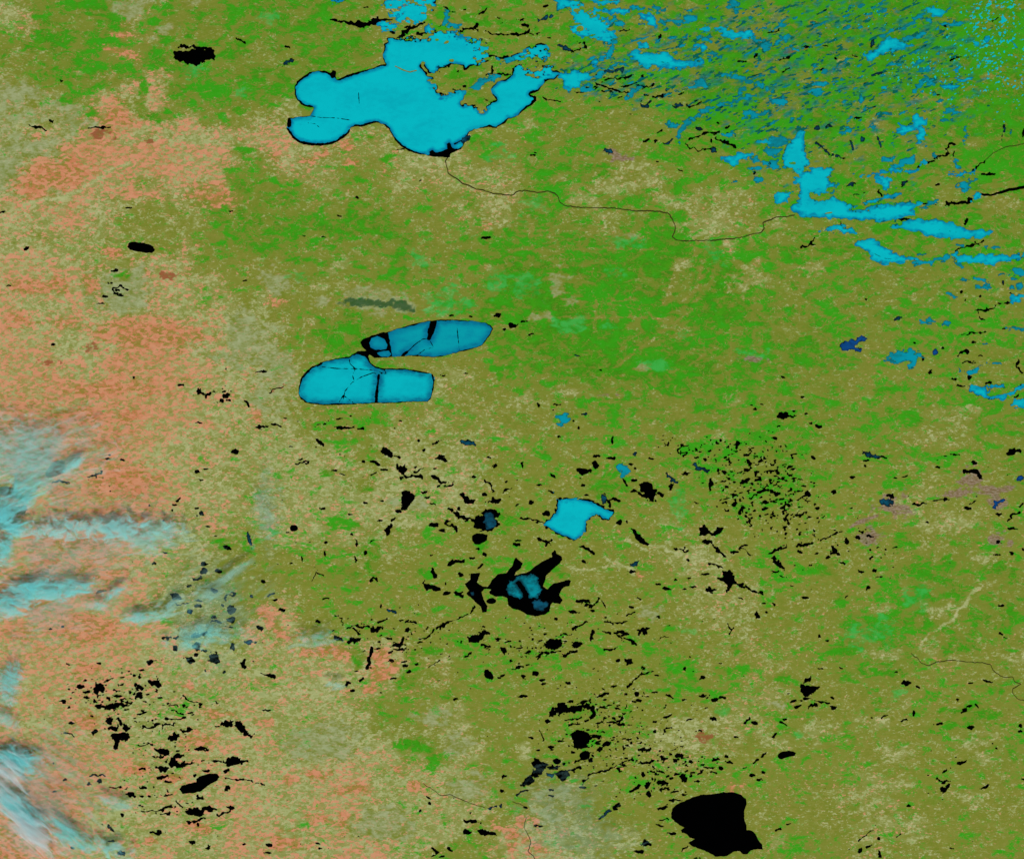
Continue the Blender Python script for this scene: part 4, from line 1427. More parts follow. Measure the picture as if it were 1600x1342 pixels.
LAND_DATA = r"""T 0 0
w e 800,40 230 110
w e 1050,185 150 70
w e 1220,10 130 40
w e 480,765 330 80
w e 400,640 160 90
w e 500,700 160 80
w e 230,920 240 120
w e 60,1060 160 200
w e 130,580 200 100
p e 40,90 130 170
p e 900,850 260 80 10
p e 1250,870 340 70
p e 480,450 120 30
p e 250,800 260 70
o e 330,1100 480 190 15
o e 760,230 120 60 -30
o e 790,340 200 80 -15
o e 740,720 150 130
o e 1350,1230 300 120
o e 200,1220 200 80
r e 620,835 150 50
r e 905,880 70 26 -20
r e 700,880 60 40
p s 26 150,1270 400,1230 560,1150 700,1060 820,1010
g e 560,30 170 90 -20
g e 310,110 190 80
g e 280,270 200 140
m e 1210,440 110 100
g e 1470,330 120 120
g e 890,590 60 120
g e 880,700 180 60 -20
g e 1000,745 120 40
g e 570,710 80 60
g e 460,620 120 60
g e 840,440 70 40
g e 970,390 160 100 -20
g e 1180,200 140 60
g e 1530,940 70 30
g e 1550,1180 150 80
m e 1500,580 80 60
T 1 0
m e 60,110 130 60
g e 330,200 260 110
g e 580,300 200 90
g e 390,380 160 70
g e 100,480 200 100
g e 420,60 160 60
p e 200,650 120 60
o e 420,960 120 50
o e 130,970 80 40
o e 560,900 90 60
o e 580,1030 60 60
o e 310,1010 90 30
p e 330,940 120 40
p e 210,990 90 40
p e 1050,1040 220 80
p e 900,1150 150 60
p e 1440,1120 160 70
g e 810,990 60 40
g e 860,890 30 60
g e 1380,870 90 50
m e 1530,960 150 110
g e 715,860 40 24
g e 1370,1280 80 60
g e 590,1120 120 50
d e 1500,1020 80 26 -25
g e 1290,480 240 120
g e 1400,610 120 70
g e 1130,90 120 80
g e 1420,130 260 90
T 2 0
p e 90,780 90 80
p e 130,1000 60 40
p e 310,1110 80 60
p e 420,1240 170 60
k e 690,990 140 34
k e 620,950 110 50
p e 780,1020 120 40
p e 880,1110 180 60
p e 1000,1250 220 80
p e 640,1180 160 60
p e 1220,1200 120 50
p e 400,1000 30 30
m e 150,1290 120 80
g e 700,250 120 90
g e 250,1060 230 80
g e 520,1060 200 80
g e 110,930 150 50
g e 1020,1170 160 80
g e 1150,300 200 140
r e 770,80 60 12
T 3 0
r e 150,322 130 18 8
d e 100,450 200 100
t e 1000,620 170 60
t e 1260,630 130 50
t e 450,390 110 50
t e 260,150 70 40
t e 700,780 140 50
t e 1080,690 70 60
t e 1370,480 80 40
t e 480,160 50 40
t e 1250,910 60 30
g e 1500,980 250 130
t e 1450,1250 300 120
T 0 1
w q 780,470 330 270 12
w e 1510,760 190 300
w e 1440,900 220 120
t e 200,120 200 80
g e 1370,40 70 40
g e 1570,40 60 120
g e 1230,270 60 34
g s 10 1130,240 1290,262
g e 760,380 90 40
g e 860,400 40 30
r e 1060,380 110 40
p e 1060,310 100 40
o e 700,240 180 60
o e 950,740 700 200
o e 250,450 400 120
o e 700,1080 500 80
o e 600,1260 500 90
o e 130,650 150 90
o e 570,430 90 80
o e 400,680 160 90
p e 270,560 250 140
p e 450,780 150 130
p e 640,640 180 30
p e 1100,560 220 130
p e 1300,1080 200 80
p e 1360,1220 260 70
r e 320,920 100 60
r e 580,820 90 50
T 1 1
m e 1030,270 150 70
g e 870,280 120 70
m e 280,385 140 44
m e 1200,560 380 130
m e 1190,470 120 120
m e 1510,430 200 150
w e 430,540 130 60
w e 780,540 560 170 -6
D e 730,546 380 52 -3
D e 870,560 230 60 -12
w e 120,430 230 170
w e 120,930 220 140
p e 30,550 100 200
p e 460,445 160 50
w e 20,1160 120 100
o e 140,540 120 50
o e 0,1260 60 100
g e 600,700 420 110
g e 560,810 180 80
g e 650,60 500 160
g e 880,150 240 80
g e 1540,780 150 250
p e 1130,1120 70 90
p e 1230,1000 180 80
p e 1100,1250 100 120
p e 1440,330 40 30
g e 1540,960 120 100
p s 6 295,640 302,760 280,880 240,1000
o e 1440,80 50 40
p e 530,300 200 60 40
r s 12 90,1110 170,1065 250,1045
T 2 1
m e 70,440 250 130
m e 60,30 60 60
m e 690,170 240 70
w e 720,130 160 40
m e 640,345 130 60
w e 290,420 140 120 40
w e 210,630 90 50
m e 270,670 100 50
m e 380,690 160 90
m e 1260,230 110 150
m e 900,925 170 80
w e 820,950 80 60
m e 1490,870 140 70
k e 1500,905 160 30 -8
m e 1080,750 80 60
m e 590,700 120 60
w e 130,620 60 70
w e 370,540 90 50
g e 1090,240 140 120
g e 1480,230 180 130
g e 680,420 380 180
g e 980,600 300 100
g e 330,830 500 130
g e 150,960 250 60
g e 1250,560 220 130
g e 880,820 200 110
g e 1220,1010 260 70 -25
g e 830,1030 150 70
g e 1160,1100 100 50
g e 960,1080 120 60
g e 950,340 100 90
l s 12 0,100 250,105 600,100 680,110
l s 10 0,215 300,220 700,215 1000,230
l s 12 300,635 500,640 850,640 1000,650
l s 14 620,965 760,865 980,700 1120,590 1150,530
l s 10 1000,660 1150,760 1210,850 1090,960 980,980
l s 40 960,560 1010,420 1040,300
l s 24 1070,540 1150,470 1180,330
l s 9 1360,700 1362,1060
l s 30 110,0 115,130
l s 24 1150,160 1150,290
l s 24 1330,160 1400,290 1500,400 1598,440
l s 14 520,520 520,720
l s 12 600,540 760,530 900,560
l s 14 850,600 920,660 1050,690
p e 1230,90 220 120
p e 1350,200 60 100
p e 1480,410 200 120
p e 1390,470 100 60
p e 1050,320 120 50
p e 330,1110 160 60
p e 90,1160 180 80
p e 1030,60 60 80
p e 1000,700 120 30
k e 600,1120 120 20
p s 8 560,0 590,70
p e 1380,1160 120 60
T 3 1
p e 40,60 130 100
g e 410,200 150 80
g e 130,240 150 110
p e 180,325 80 14
p e 290,340 110 60
p e 920,530 70 40
p e 760,535 40 20
g e 60,470 130 60
g e 750,1090 180 50
g e 780,1250 110 60
g e 930,1280 150 70
g e 1290,1270 160 50
g e 1290,1190 300 50
g e 80,1110 110 50
g e 270,880 200 140
p e 1250,1210 260 40
p e 1050,1250 120 80
p e 1240,1270 100 40
p e 820,1020 60 30
p e 600,1140 70 30
r s 4 830,405 990,395
T 0 2
o e 500,700 360 60
o e 700,900 280 80
o e 600,1240 400 120
o e 800,300 400 160
o e 150,1080 280 80
o e 100,1260 200 80
g e 1420,690 160 70
p e 1000,870 200 160
p e 1300,380 300 160
o e 730,520 350 50
o e 100,260 80 100
T 1 2
g e 690,355 110 50
g e 540,580 170 60
g e 440,265 60 50
g e 730,840 80 140
g e 600,895 200 60
g e 740,740 50 90
g e 1560,570 100 100
g e 1400,720 60 80
g e 1040,900 80 60
g e 1520,880 80 40
o e 100,1190 220 60 -45
o e 170,1270 120 50 -35
p e 430,1210 80 50
w e 1020,470 100 80
w e 840,450 100 60
p e 950,570 150 60
T 2 2
g e 620,350 220 110
m e 1050,460 130 120
m e 1040,550 50 80
g e 1250,120 300 100
g e 1520,40 160 90
g e 40,160 80 50
g e 230,150 100 50
g e 300,890 80 50
m e 1110,1255 80 30
p s 14 670,685 740,695 860,765 
p s 16 860,715 950,740 1040,780 1180,800
p s 12 330,850 420,870 500,870 660,845 570,790
p s 20 650,825 730,850 760,900
p e 1090,800 160 100
p e 1250,810 160 70
p e 1080,890 160 50
o e 785,915 40 50
p s 6 640,590 640,680 
p s 6 400,930 440,980 520,990 560,1040
w e 850,1140 120 100
p e 1550,1000 100 60
p e 1290,50 80 60
p e 70,130 60 40
p e 1000,600 160 120
T 3 2
k e 1265,295 148 108
k e 1210,390 216 54 10
k e 1370,365 108 54
k e 780,505 189 67
k s 28 520,600 600,565 700,530
k e 630,665 162 81
k e 1420,690 148 67
k e 1440,430 94 121
k e 770,440 121 94
k e 1490,355 81 32
m e 630,1270 330 150
g e 930,890 170 90
m e 950,1040 180 170
g e 960,1230 190 80
g e 1150,960 120 100
g e 1180,1000 120 60
g e 1450,870 180 80
m e 700,1180 80 80
g e 300,870 160 80
g e 450,1070 60 50
p e 1220,600 170 90
p e 1350,800 110 60
p e 1080,1120 220 80
p s 16 940,1342 1030,1260 1150,1180 1280,1000 1310,990
p e 740,1110 160 60
p e 850,480 180 90
p e 960,610 120 60
g e 850,700 120 100
g e 1100,815 60 50
g e 1480,1165 130 60
g e 1300,1170 100 60
T 0 3
o e 850,780 180 60
o e 1050,830 140 50
o e 560,480 160 100
o e 520,160 160 80
o e 1340,430 160 60
o e 1280,1140 160 60
o e 950,1230 150 60
o e 1180,260 60 60
o e 330,860 80 80
o e 220,980 140 240 30
o e 120,1280 300 100
o e 1240,600 180 70
T 1 3
o e 790,160 150 140
o e 760,60 90 70
o e 680,280 140 50
o e 450,40 260 60
o e 500,70 160 60
p e 1140,80 130 60
g e 1060,50 160 90
g e 1010,190 200 90
g e 930,240 140 60
g e 1200,330 90 80
g e 1010,620 260 60
g e 1110,730 60 100
g e 640,90 60 120
w e 420,620 500 240
w e 1100,450 250 130
w e 1250,620 200 140
w e 1350,900 260 160
w e 780,1130 400 200
o e 620,900 160 80
o e 870,790 100 40
o e 380,810 120 50
o e 210,840 120 50
o e 40,480 130 50
o e 1000,890 110 50
o e 250,1250 120 60
o e 150,1230 140 90
o e 540,1100 60 140
o e 1490,1130 60 50
o e 1580,1210 50 80
r e 850,1245 30 20
o e 380,1090 140 60
T 2 3
g e 500,40 90 80
g e 1130,200 60 60
g e 600,545 90 40
g e 730,415 80 60
g e 1410,40 80 50
m e 1300,415 80 50
g e 1380,160 150 40
r e 1310,620 100 30
r e 1190,580 90 60
p e 1130,500 200 120
p e 1000,580 350 140
p e 860,550 100 60
o e 1380,890 80 60
o e 60,1090 80 80
o e 150,1110 60 60
o e 40,1210 120 100
o e 160,1280 100 80
w e 300,950 220 150
w e 200,1060 200 60
p s 6 90,1080 80,1160 120,1230 140,1342
l e 1550,100 160 14
p e 80,640 60 120
p e 700,1210 200 120
T 3 3
g e 1230,20 180 60
g e 1110,40 60 80
g e 600,175 160 50
g e 750,180 130 60
g e 480,30 200 80
g e 720,10 100 50
m e 810,305 110 50
g e 1040,330 110 50
g e 1300,440 260 120
g e 1130,520 110 50
g e 1020,525 80 50
g e 680,378 80 30
m e 180,565 90 40
g e 40,440 110 60
g e 80,220 90 60
g e 1040,970 90 60
g e 540,1010 80 40
g e 1140,420 120 60
g e 1440,300 70 40
g e 480,570 100 40
p e 790,880 170 80
p e 800,670 200 90
p e 330,560 200 120
p e 660,480 160 80
p e 1300,600 200 80
p e 1250,960 160 100
p e 950,1170 160 140
p e 60,620 200 60
w e 60,390 120 60
p e 760,1120 140 70
p e 880,370 80 40
p e 1350,700 130 70
p e 50,1240 120 80
l s 10 890,800 900,880 940,1000 960,1120 980,1200 950,1342
p e 700,70 200 70
p e 1540,90 130 60
l s 8 0,975 140,935 260,900"""
RIVER_DATA = r"""river 1.6 T10 1205,975 1180,1010 1195,1050 1200,1085 1250,1115 1290,1145 1340,1165 1370,1182 1420,1188 1470,1208 1530,1215 1598,1222 T20 30,1195 90,1192 160,1203 220,1195 265,1205 290,1230 300,1265 330,1285 380,1293 460,1298 540,1300 620,1300 700,1308 770,1318 850,1318 930,1322 970,1332 T21 985,0 1005,40 1020,75 1015,110 1000,138 1030,158 1090,162 1170,160 1260,160 1310,152 1380,148 1450,138 1500,118 1560,110 1575,85 1565,45 1598,38 T31 60,12 130,10 170,0 |long thin black river winding from the largest frozen lake to the spiked frozen lake
river 3.6 T30 1320,1215 1355,1216 1390,1220 1460,1200 1510,1185 1598,1170 1640,1160 |thick black river running to the east edge from a small cyan lake
river 0.9 T30 1350,1010 1400,960 1480,920 1598,900 1640,890 |hairline dark stream rising to the east edge in the northeast woods
river 1.1 T33 890,60 930,85 960,120 1000,135 1060,110 1150,100 1250,112 1350,118 1390,130 1400,155 1430,185 1470,208 1530,205 1540,235 1580,250 1530,275 1525,300 1560,345 1598,350 1640,352 |thin brown river looping to the east edge in the southeast
river 0.8 T13 1040,870 1110,910 1150,945 1220,940 1280,970 1360,1000 1430,1022 |faint dark stream crossing pale farmland to a slim teal pool
river 0.8 T13 1598,985 1640,995 1690,1018 |short dark hairline stream by a small pond west of the haze
river 1.0 T23 90,1080 75,1140 110,1210 120,1235 100,1290 130,1320 150,1350 |olive stream winding through orange soil at the bottom edge"""

def gauss(X, Y, specs):
    d = np.zeros(X.shape)
    for cx, cy, w, h, k in specs: d = d+k*np.exp(-((X-cx)/w)**2-((Y-cy)/h)**2)
    return np.clip(d, 0, 1)
NE = [(1310, 110, 170, 110, .8), (1120, 90, 170, 90, .7), (1430, 170, 130, 90, .55), (960, 80, 90, 70, .5), (1290, 30, 220, 50, .6), (1480, 60, 110, 80, .5),
      (1010, 130, 90, 45, .6), (1230, 240, 60, 60, .5), (1340, 290, 110, 50, .5), (1570, 430, 40, 40, .5), (1150, 190, 80, 50, .55), (900, 120, 50, 40, .5)]

def make_land():
    core_x = np.arange(-70, 1671, 2.5); core_y = np.arange(-70, 1413, 2.5)
    ext = 3*1.32**np.arange(1, 32)
    gx = np.concatenate([core_x[0]-ext[::-1], core_x, core_x[-1]+ext])
    gy = np.concatenate([core_y[0]-ext[::-1], core_y, core_y[-1]+ext])
    X, Y = np.meshgrid(gx, gy)
    W1 = (fbm(X/50, Y/38, 1, 5, .65)-.5)*170; W2 = (fbm(X/50, Y/38, 5, 5, .65)-.5)*120
    grid = np.array([[CLASSES[c] for c in row] for row in LAND_MAP], float)
    u = np.clip((X+W1)/50-.5, 0, 31); v = np.clip((Y+W2)/50-.5, 0, 26)
    iu = np.clip(np.floor(u).astype(int), 0, 30); iv = np.clip(np.floor(v).astype(int), 0, 25)
    fu = (u-iu)[..., None]; fv = (v-iv)[..., None]
    C = (grid[iv, iu]*(1-fu)+grid[iv, iu+1]*fu)*(1-fv)+(grid[iv+1, iu]*(1-fu)+grid[iv+1, iu+1]*fu)*fv
    far = sstep(40, 400, np.maximum(np.maximum(-X, X-1600), np.maximum(-Y, Y-1342)))[..., None]
    C = C*(1-far)+np.array((.3, .05, .2, .05))*far
    E = np.zeros(C.shape)
    N1 = fbm(X/14, Y/9, 21, 3)-.5; N2 = fbm(X/5, Y/3.2, 33, 2)-.5; N3 = fbm(X/14, Y/14, 44, 3)-.5
    ox = oy = 0
    tone = {'g': (0, .70, 'C'), 'o': (1, .72, 'C'), 'p': (2, .52, 'C'), 'w': (3, .85, 'C'),
            'm': (0, .9, 'E'), 'r': (1, .9, 'E'), 'k': (2, .9, 'E'), 'd': (3, .5, 'E'), 'D': (3, 1.0, 'E'), 't': (0, 0, 'T'), 'l': (0, 0, 'T')}
    for line in LAND_DATA.strip().splitlines():
        tk = line.split()
        if tk[0] == 'T': ox, oy = tile_origin(int(tk[1]), int(tk[2])); continue
        pr = parse_prim(tk[1:], ox, oy)
        b = bounds(pr); m = 14
        i0, i1 = np.searchsorted(gx, (b[0]-m, b[2]+m)); j0, j1 = np.searchsorted(gy, (b[1]-m, b[3]+m))
        sl = (slice(j0, j1), slice(i0, i1))
        x, y = X[sl], Y[sl]
        thin = pr[0] == 's'
        wob = 5.0 if thin else 2.0
        d = sd_prim(x+N1[sl]*wob*2, y+N3[sl]*wob*2, pr)
        soft = 1.8 if thin else min(9, .22*min(pr[3], pr[4])+2)
        amp = min(2.2, pr[1]*.6) if thin else min(24, .75*min(pr[3], pr[4])+2)
        k = 1-sstep(-soft, soft, d+N1[sl]*amp*1.6+N2[sl]*amp*.7)
        ci, val, which = tone[tk[0]]
        if thin and tk[0] == 'p': val = .95
        if which == 'C':
            for q in range(4):
                C[sl][..., q] += k*((val if q == ci else (.12 if q == 0 and ci == 2 else -.1))-C[sl][..., q])*(.85 if q == ci else .6)
            if ci == 2 or ci == 3: pass
        elif which == 'E':
            E[sl][..., ci] = np.maximum(E[sl][..., ci], k*val)
        else:
            C[sl][..., 0] += k*(.05-C[sl][..., 0])*.65
            C[sl][..., 2] += k*(.22-C[sl][..., 2])*.5
    # waterlogged ground between the north-eastern lakes
    g = gauss(X, Y, NE); wet = np.zeros(X.shape)
    for ang, wl, sx, sd_ in ((24, 9.0, 2.6, 1301), (16, 6.0, 2.8, 1317)):
        c_, q_ = math.cos(R(ang)), math.sin(R(ang))
        n_ = fbm((X*c_-Y*q_)/sx/wl, (X*q_+Y*c_)/wl, sd_, 4)
        wet = np.maximum(wet, sstep(.645, .86, n_+.20*(g-.75)))
    wet = wet*sstep(.12, .45, g)
    Z = (fbm(X/40, Y/40, 71, 4)-1.0)*0.05
    nx, ny = len(gx), len(gy)
    idx = np.arange(nx*ny).reshape(ny, nx)
    F = np.stack([idx[1:, :-1].ravel(), idx[1:, 1:].ravel(), idx[:-1, 1:].ravel(), idx[:-1, :-1].ravel()], 1)
    V = np.stack([X.ravel(), Y.ravel()], 1)
    me = build_mesh('terrain', V, Z.ravel(), [F], {'cover': C.reshape(-1, 4), 'extra': E.reshape(-1, 4), 'wet': wet.ravel()})
    me.polygons.foreach_set('use_smooth', np.ones(len(me.polygons), bool))
    o = link('terrain', me, M_land)
    tag(o, 'patchwork plain of green forest, olive scrub and orange farm soil', None, None, 'structure')
make_land()

# ------------------------------------------------------------------ lakes
Z_WATER, Z_ICE = 0.012, 0.022
def read_lakes():
    out = []; ox = oy = 0
    for line in LAKE_DATA.strip().splitlines():
        if line.startswith('T '):
            a = line.split(); ox, oy = tile_origin(int(a[1]), int(a[2])); continue
        parts = line.split('|')
        L = dict(kind=line[0], add=[], sub=[], zone=[], open=[], crack=[], floe=[], only=[], lead=None,
                 label=parts[1].strip() if len(parts) > 1 else '', short=parts[2].strip() if len(parts) > 2 else '')
        cur = []; mode = 'add'
        toks = parts[0].split()[1:]+['#']
        for tk in toks:
            if tk in ('+', '-', '~', '!', '#'):
                if cur:
                    if mode == '!':
                        if cur[0] == 'lead': L['lead'] = float(cur[1])
                        else: L[cur[0]].append(parse_prim(cur[1:], ox, oy))
                    elif mode == 'zone': 
                        z = parse_prim(['e']+cur[1:4], ox, oy); L['zone'].append((z, float(cur[4])))
                    else: L[mode].append(parse_prim(cur, ox, oy))
                cur = []; mode = {'+': 'add', '-': 'sub', '~': 'zone', '!': '!', '#': ''}[tk]
            else: cur.append(tk)
        out.append(L)
    return out

SMOOTH = ('largest frozen lake', 'many-armed black lake', 'cigar-shaped frozen lake', 'bean-shaped frozen lake', 'hook-cornered frozen lake', 'biggest black lake', 'black peanut-shaped lake', 'smooth rounded black lake', 'smooth black oval lake', 'black capsule-shaped lake', 'lone round black lake')
def lake_field(L, seed):
    bs = np.array([bounds(p) for p in L['add']])
    x0, y0, x1, y1 = bs[:, 0].min(), bs[:, 1].min(), bs[:, 2].max(), bs[:, 3].max()
    size = max(x1-x0, y1-y0)
    step = min(max(size/90, 0.45), 0.85)
    m = 4.5
    xs = np.arange(x0-m, x1+m+step, step); ys = np.arange(y0-m, y1+m+step, step)
    X, Y = np.meshgrid(xs, ys)
    F = np.full(X.shape, 1e9)
    calm = L['add'][0][0] == 'q' or L['short'] in SMOOTH
    wa = 0.0 if calm else (3.4 if size > 14 else 2.2)
    XW = X+(fbm(X/7, Y/7, seed+61, 2)-.5)*2*wa; YW = Y+(fbm(X/7, Y/7, seed+67, 2)-.5)*2*wa
    for p in L['add']: F = np.minimum(F, sd_prim(XW, YW, p))
    big = size > 14
    smooth = L['add'][0][0] == 'q' or L['short'] in SMOOTH
    amp = 2.8 if big else 1.5
    if L['kind'] == 't': amp *= 1.7
    elif L['kind'] == 'c' and size < 90: amp *= 1.6
    if smooth: amp = 1.0
    wl = 4.4 if big else 2.9
    if L['kind'] == 'k':
        p0 = L['add'][0]
        m_ = p0[1] if p0[0] == 's' else min(p0[3], p0[4]) if p0[0] in 'eq' else 8
        amp = min(amp, .6*m_+.4)
        F = F-(.34 if not smooth else .1)
    sx = 1.9 if L['kind'] in 'tc' and not smooth else 1.0
    F = F + (fbm(X/wl/sx, Y/wl, seed, 3)-.5)*2*amp
    if not L['zone'] and L['kind'] in 'tc' and 14 < size < 140:
        L['zone'].append((('e', (x0+x1)/2, (y0+y1)/2, size*2.4, size*2.4, 0), 2.6)); F = F-.8
    for z, a in L['zone']:
        w = 1-sstep(.55, 1.0, np.hypot((X-z[1])/(z[3]/2), (Y-z[2])/(z[4]/2)))
        n = fbm(X/6.5, Y/4.2, seed+7, 3)
        F = F + w*a*np.maximum(n-.47, -.12)*3.2
    L['F0'] = F
    for p in L['sub']: F = np.maximum(F, -sd_prim(X, Y, p)-(fbm(X/3, Y/3, seed+3, 2)-.5)*1.2)
    return xs, ys, X, Y, F

def split_components(V, vals, faces):
    """label connected pieces of a contour mesh"""
    n = len(V); lab = np.arange(n)
    E = np.concatenate([np.stack([f[:, k], f[:, (k+1) % f.shape[1]]], 1) for f in faces for k in range(f.shape[1])])
    par = lab
    while True:                                  # pointer jumping
        a, b = par[E[:, 0]], par[E[:, 1]]
        lo, hi = np.minimum(a, b), np.maximum(a, b)
        if (lo == hi).all(): break
        np.minimum.at(par, hi, lo)
        while True:
            p2 = par[par]
            if (p2 == par).all(): break
            par = p2
    return par

def sub_mesh(V, vals, faces, keep):
    new = np.full(len(V), -1); new[keep] = np.arange(len(keep))
    fs = []
    for f in faces:
        g = new[f]; g = g[(g >= 0).all(1)]
        if len(g): fs.append(g)
    return V[keep], vals[keep], fs

lakes = read_lakes()
seed = 100
stuff_pts = []
info = []
for L in lakes:
    seed += 13
    xs, ys, X, Y, F = lake_field(L, seed)
    ins = F < 0
    cnt = ins.sum()
    if cnt < 3:
        F = F-.6; ins = F < 0; cnt = max(ins.sum(), 1)
        if not ins.any(): continue
    cell = (xs[1]-xs[0])**2
    L['F'] = (xs, ys, X, Y, F); L['seed'] = seed
    px, py = X[ins], Y[ins]
    L['c'] = (px.mean(), py.mean()); L['area'] = cnt*cell
    cov = np.cov(np.stack([px, py])) if cnt > 4 else np.eye(2)
    w, v = np.linalg.eigh(cov)
    L['el'] = math.sqrt(max(w[1], 1e-6)/max(w[0], .05)); L['ang'] = math.degrees(math.atan2(-v[1, 1], v[0, 1])) % 180
    info.append(L)

black = [L for L in info if L['kind'] == 'k']
black.sort(key=lambda L: -(L['area']+(1e6 if L['label'] else 0)))
solo = black[:300]; rest = black[300:]
frozen = [L for L in info if L['kind'] != 'k']
frozen.sort(key=lambda L: -L['area'])

# labels
DIRS = ['east', 'northeast', 'north', 'northwest', 'west', 'southwest', 'south', 'southeast']
ORD = ['first', 'second', 'third', 'fourth', 'fifth', 'sixth', 'seventh', 'eighth', 'ninth', 'tenth', 'eleventh', 'twelfth', 'thirteenth',
       'fourteenth', 'fifteenth', 'sixteenth', 'seventeenth', 'eighteenth', 'nineteenth', 'twentieth']
marks = [L for L in info if L['short']]
def shape_words(L):
    d = math.sqrt(L['area']*4/math.pi)
    size = 'tiny' if d < 5 else 'small' if d < 8.5 else 'mid-sized' if d < 16 else 'large'
    e = L['el']
    if e < 1.5: sh = 'roundish'
    elif e < 2.4: sh = 'oval'
    else:
        a = L['ang']
        sh = ('level ' if a < 14 or a > 166 else 'northeast-slanting ' if a < 70 else 'upright ' if a < 110 else 'southeast-slanting ')+('elongated' if e < 4 else 'thin')
    return size, sh
HUE = {'k': 'black', 'c': 'cyan frozen', 't': 'teal frozen', 'b': 'dark blue', 'B': 'navy blue', 'C': 'cyan frozen', 'N': 'black'}
buckets = {}
for L in solo+frozen:
    if L['label']: continue
    best = min(marks, key=lambda M: math.hypot(M['c'][0]-L['c'][0], M['c'][1]-L['c'][1])-.45*math.sqrt(M['area']))
    a = math.degrees(math.atan2(-(L['c'][1]-best['c'][1]), L['c'][0]-best['c'][0]))
    dr = DIRS[int(((a+22.5) % 360)//45)]
    L['rel'] = (HUE[L['kind']], dr, best['short']); L['dist'] = math.hypot(best['c'][0]-L['c'][0], best['c'][1]-L['c'][1])
    buckets.setdefault(L['rel'], []).append(L)
for key, ls in buckets.items():
    ls.sort(key=lambda L: L['dist'])
    for i, L in enumerate(ls):
        size, sh = shape_words(L)
        noun = 'pond' if size in ('tiny', 'small') else 'lake'
        o = (ORD[i]+' one ') if len(ls) > 1 else ''
        L['label'] = f"{size} {sh} {key[0]} {noun}, {o}{key[1]} of the {key[2]}"

def group_of(L):
    k = L['kind']
    return 'black open-water lakes' if k == 'k' else 'ice-covered lakes'

for zi, L in enumerate(solo):
    xs, ys, X, Y, F = L['F']
    V, vals, faces, _ = contour(xs, ys, F)
    o = link('lake', build_mesh('lake', V, Z_WATER+.001+zi*1e-5, faces), M_water)
    tag(o, L['label'], 'lake', group_of(L), 'thing')

# the ponds too small to pick out singly
allV, allF, n = [], [], 0
for L in rest:
    xs, ys, X, Y, F = L['F']
    V, vals, faces, _ = contour(xs, ys, F)
    allV.append(V); allF += [f+n for f in faces]; n += len(V)
# fields of tiny ponds: centre, size (px), how many, slant
POND_FIELDS = [(1180, 770, 120, 90, 190, 20), (1140, 710, 120, 60, 60, 0), (1240, 800, 80, 130, 120, 25), (1330, 830, 120, 90, 60, 20),
               (1060, 700, 100, 50, 40, 0), (560, 690, 300, 60, 45, 0), (600, 740, 260, 60, 30, 0), (650, 960, 200, 110, 60, 10),
               (620, 1000, 260, 70, 90, 15), (840, 1010, 130, 70, 90, 15), (760, 780, 160, 120, 40, 0), (180, 1080, 150, 70, 120, 0),
               (250, 1150, 220, 160, 170, 5), (280, 1250, 220, 150, 130, 10), (330, 1000, 130, 120, 60, 0), (330, 830, 130, 160, 40, 0),
               (160, 740, 80, 60, 30, 15), (930, 1110, 160, 90, 90, 15), (900, 1180, 160, 90, 70, 15), (1010, 1200, 160, 110, 110, 15),
               (1060, 1200, 140, 60, 60, 10), (1000, 1120, 200, 120, 60, 5), (1040, 1040, 240, 120, 45, 10), (1270, 1090, 110, 70, 35, 15),
               (1500, 1120, 160, 130, 30, 10), (1480, 1210, 90, 120, 35, 20), (1350, 1310, 120, 60, 20, 20), (1500, 760, 190, 90, 45, 15),
               (1380, 870, 130, 70, 30, 15), (470, 860, 160, 120, 35, 0), (500, 1320, 200, 40, 30, 5), (340, 610, 90, 40, 30, -10),
               (1450, 620, 160, 140, 25, 0), (920, 870, 180, 120, 20, 0), (1000, 980, 200, 90, 40, 5), (700, 1060, 130, 90, 45, 25),
               (720, 1280, 100, 90, 20, 10), (180, 450, 60, 60, 10, 0), (520, 655, 140, 30, 16, 0), (1220, 690, 140, 70, 40, 10),
               (880, 60, 160, 100, 60, 10), (1000, 130, 140, 70, 70, 10), (1120, 190, 130, 70, 60, 20), (1250, 90, 130, 90, 40, 15), (770, 40, 90, 60, 30, 0)]
def noise_shapes(x0, y0, x1, y1, step, thr, wl, seed, octaves=3, rot=0.0, sx=1.4, ridge=False):
    """shapes where a noise field passes thr(X, Y)"""
    xs = np.arange(x0, x1, step); ys = np.arange(y0, y1, step)
    X, Y = np.meshgrid(xs, ys)
    c, q = math.cos(R(rot)), math.sin(R(rot))
    U = (X*c-Y*q)/sx; V_ = X*q+Y*c
    n = fbm(U/wl, V_/wl, seed, octaves)
    if ridge: n = 1-np.abs(n-.5)*2*(1.0+.8*vnoise(U/wl/3, V_/wl/3, seed+5))
    return X, Y, contour(xs, ys, thr(X, Y)-n)
def pond_density(X, Y):
    d = np.zeros(X.shape)
    for cx, cy, w, h, k, ang in POND_FIELDS:
        if cy < 560: continue
        d = d+k/(w*h)*np.exp(-((X-cx)/(w*.5))**2-((Y-cy)/(h*.5))**2)
    return np.clip(d/.010, 0, 1.3)
for sd_, wl_, base in ((301, 4.6, .952), (517, 3.4, .965)):
    X, Y, (V, vals, faces, _) = noise_shapes(-20, 600, 1620, 1362, 1.1, lambda X, Y: base-.20*np.minimum(pond_density(X, Y), 1.0)-.03*pond_density(X, Y), wl_, sd_, 2, 12, 1.5)
    allV.append(V); allF += [f+n for f in faces]; n += len(V)
o = link('small_ponds', build_mesh('small_ponds', np.concatenate(allV), Z_WATER, allF), M_water)
tag(o, 'countless tiny black ponds scattered between the larger lakes', 'ponds', None, 'stuff')

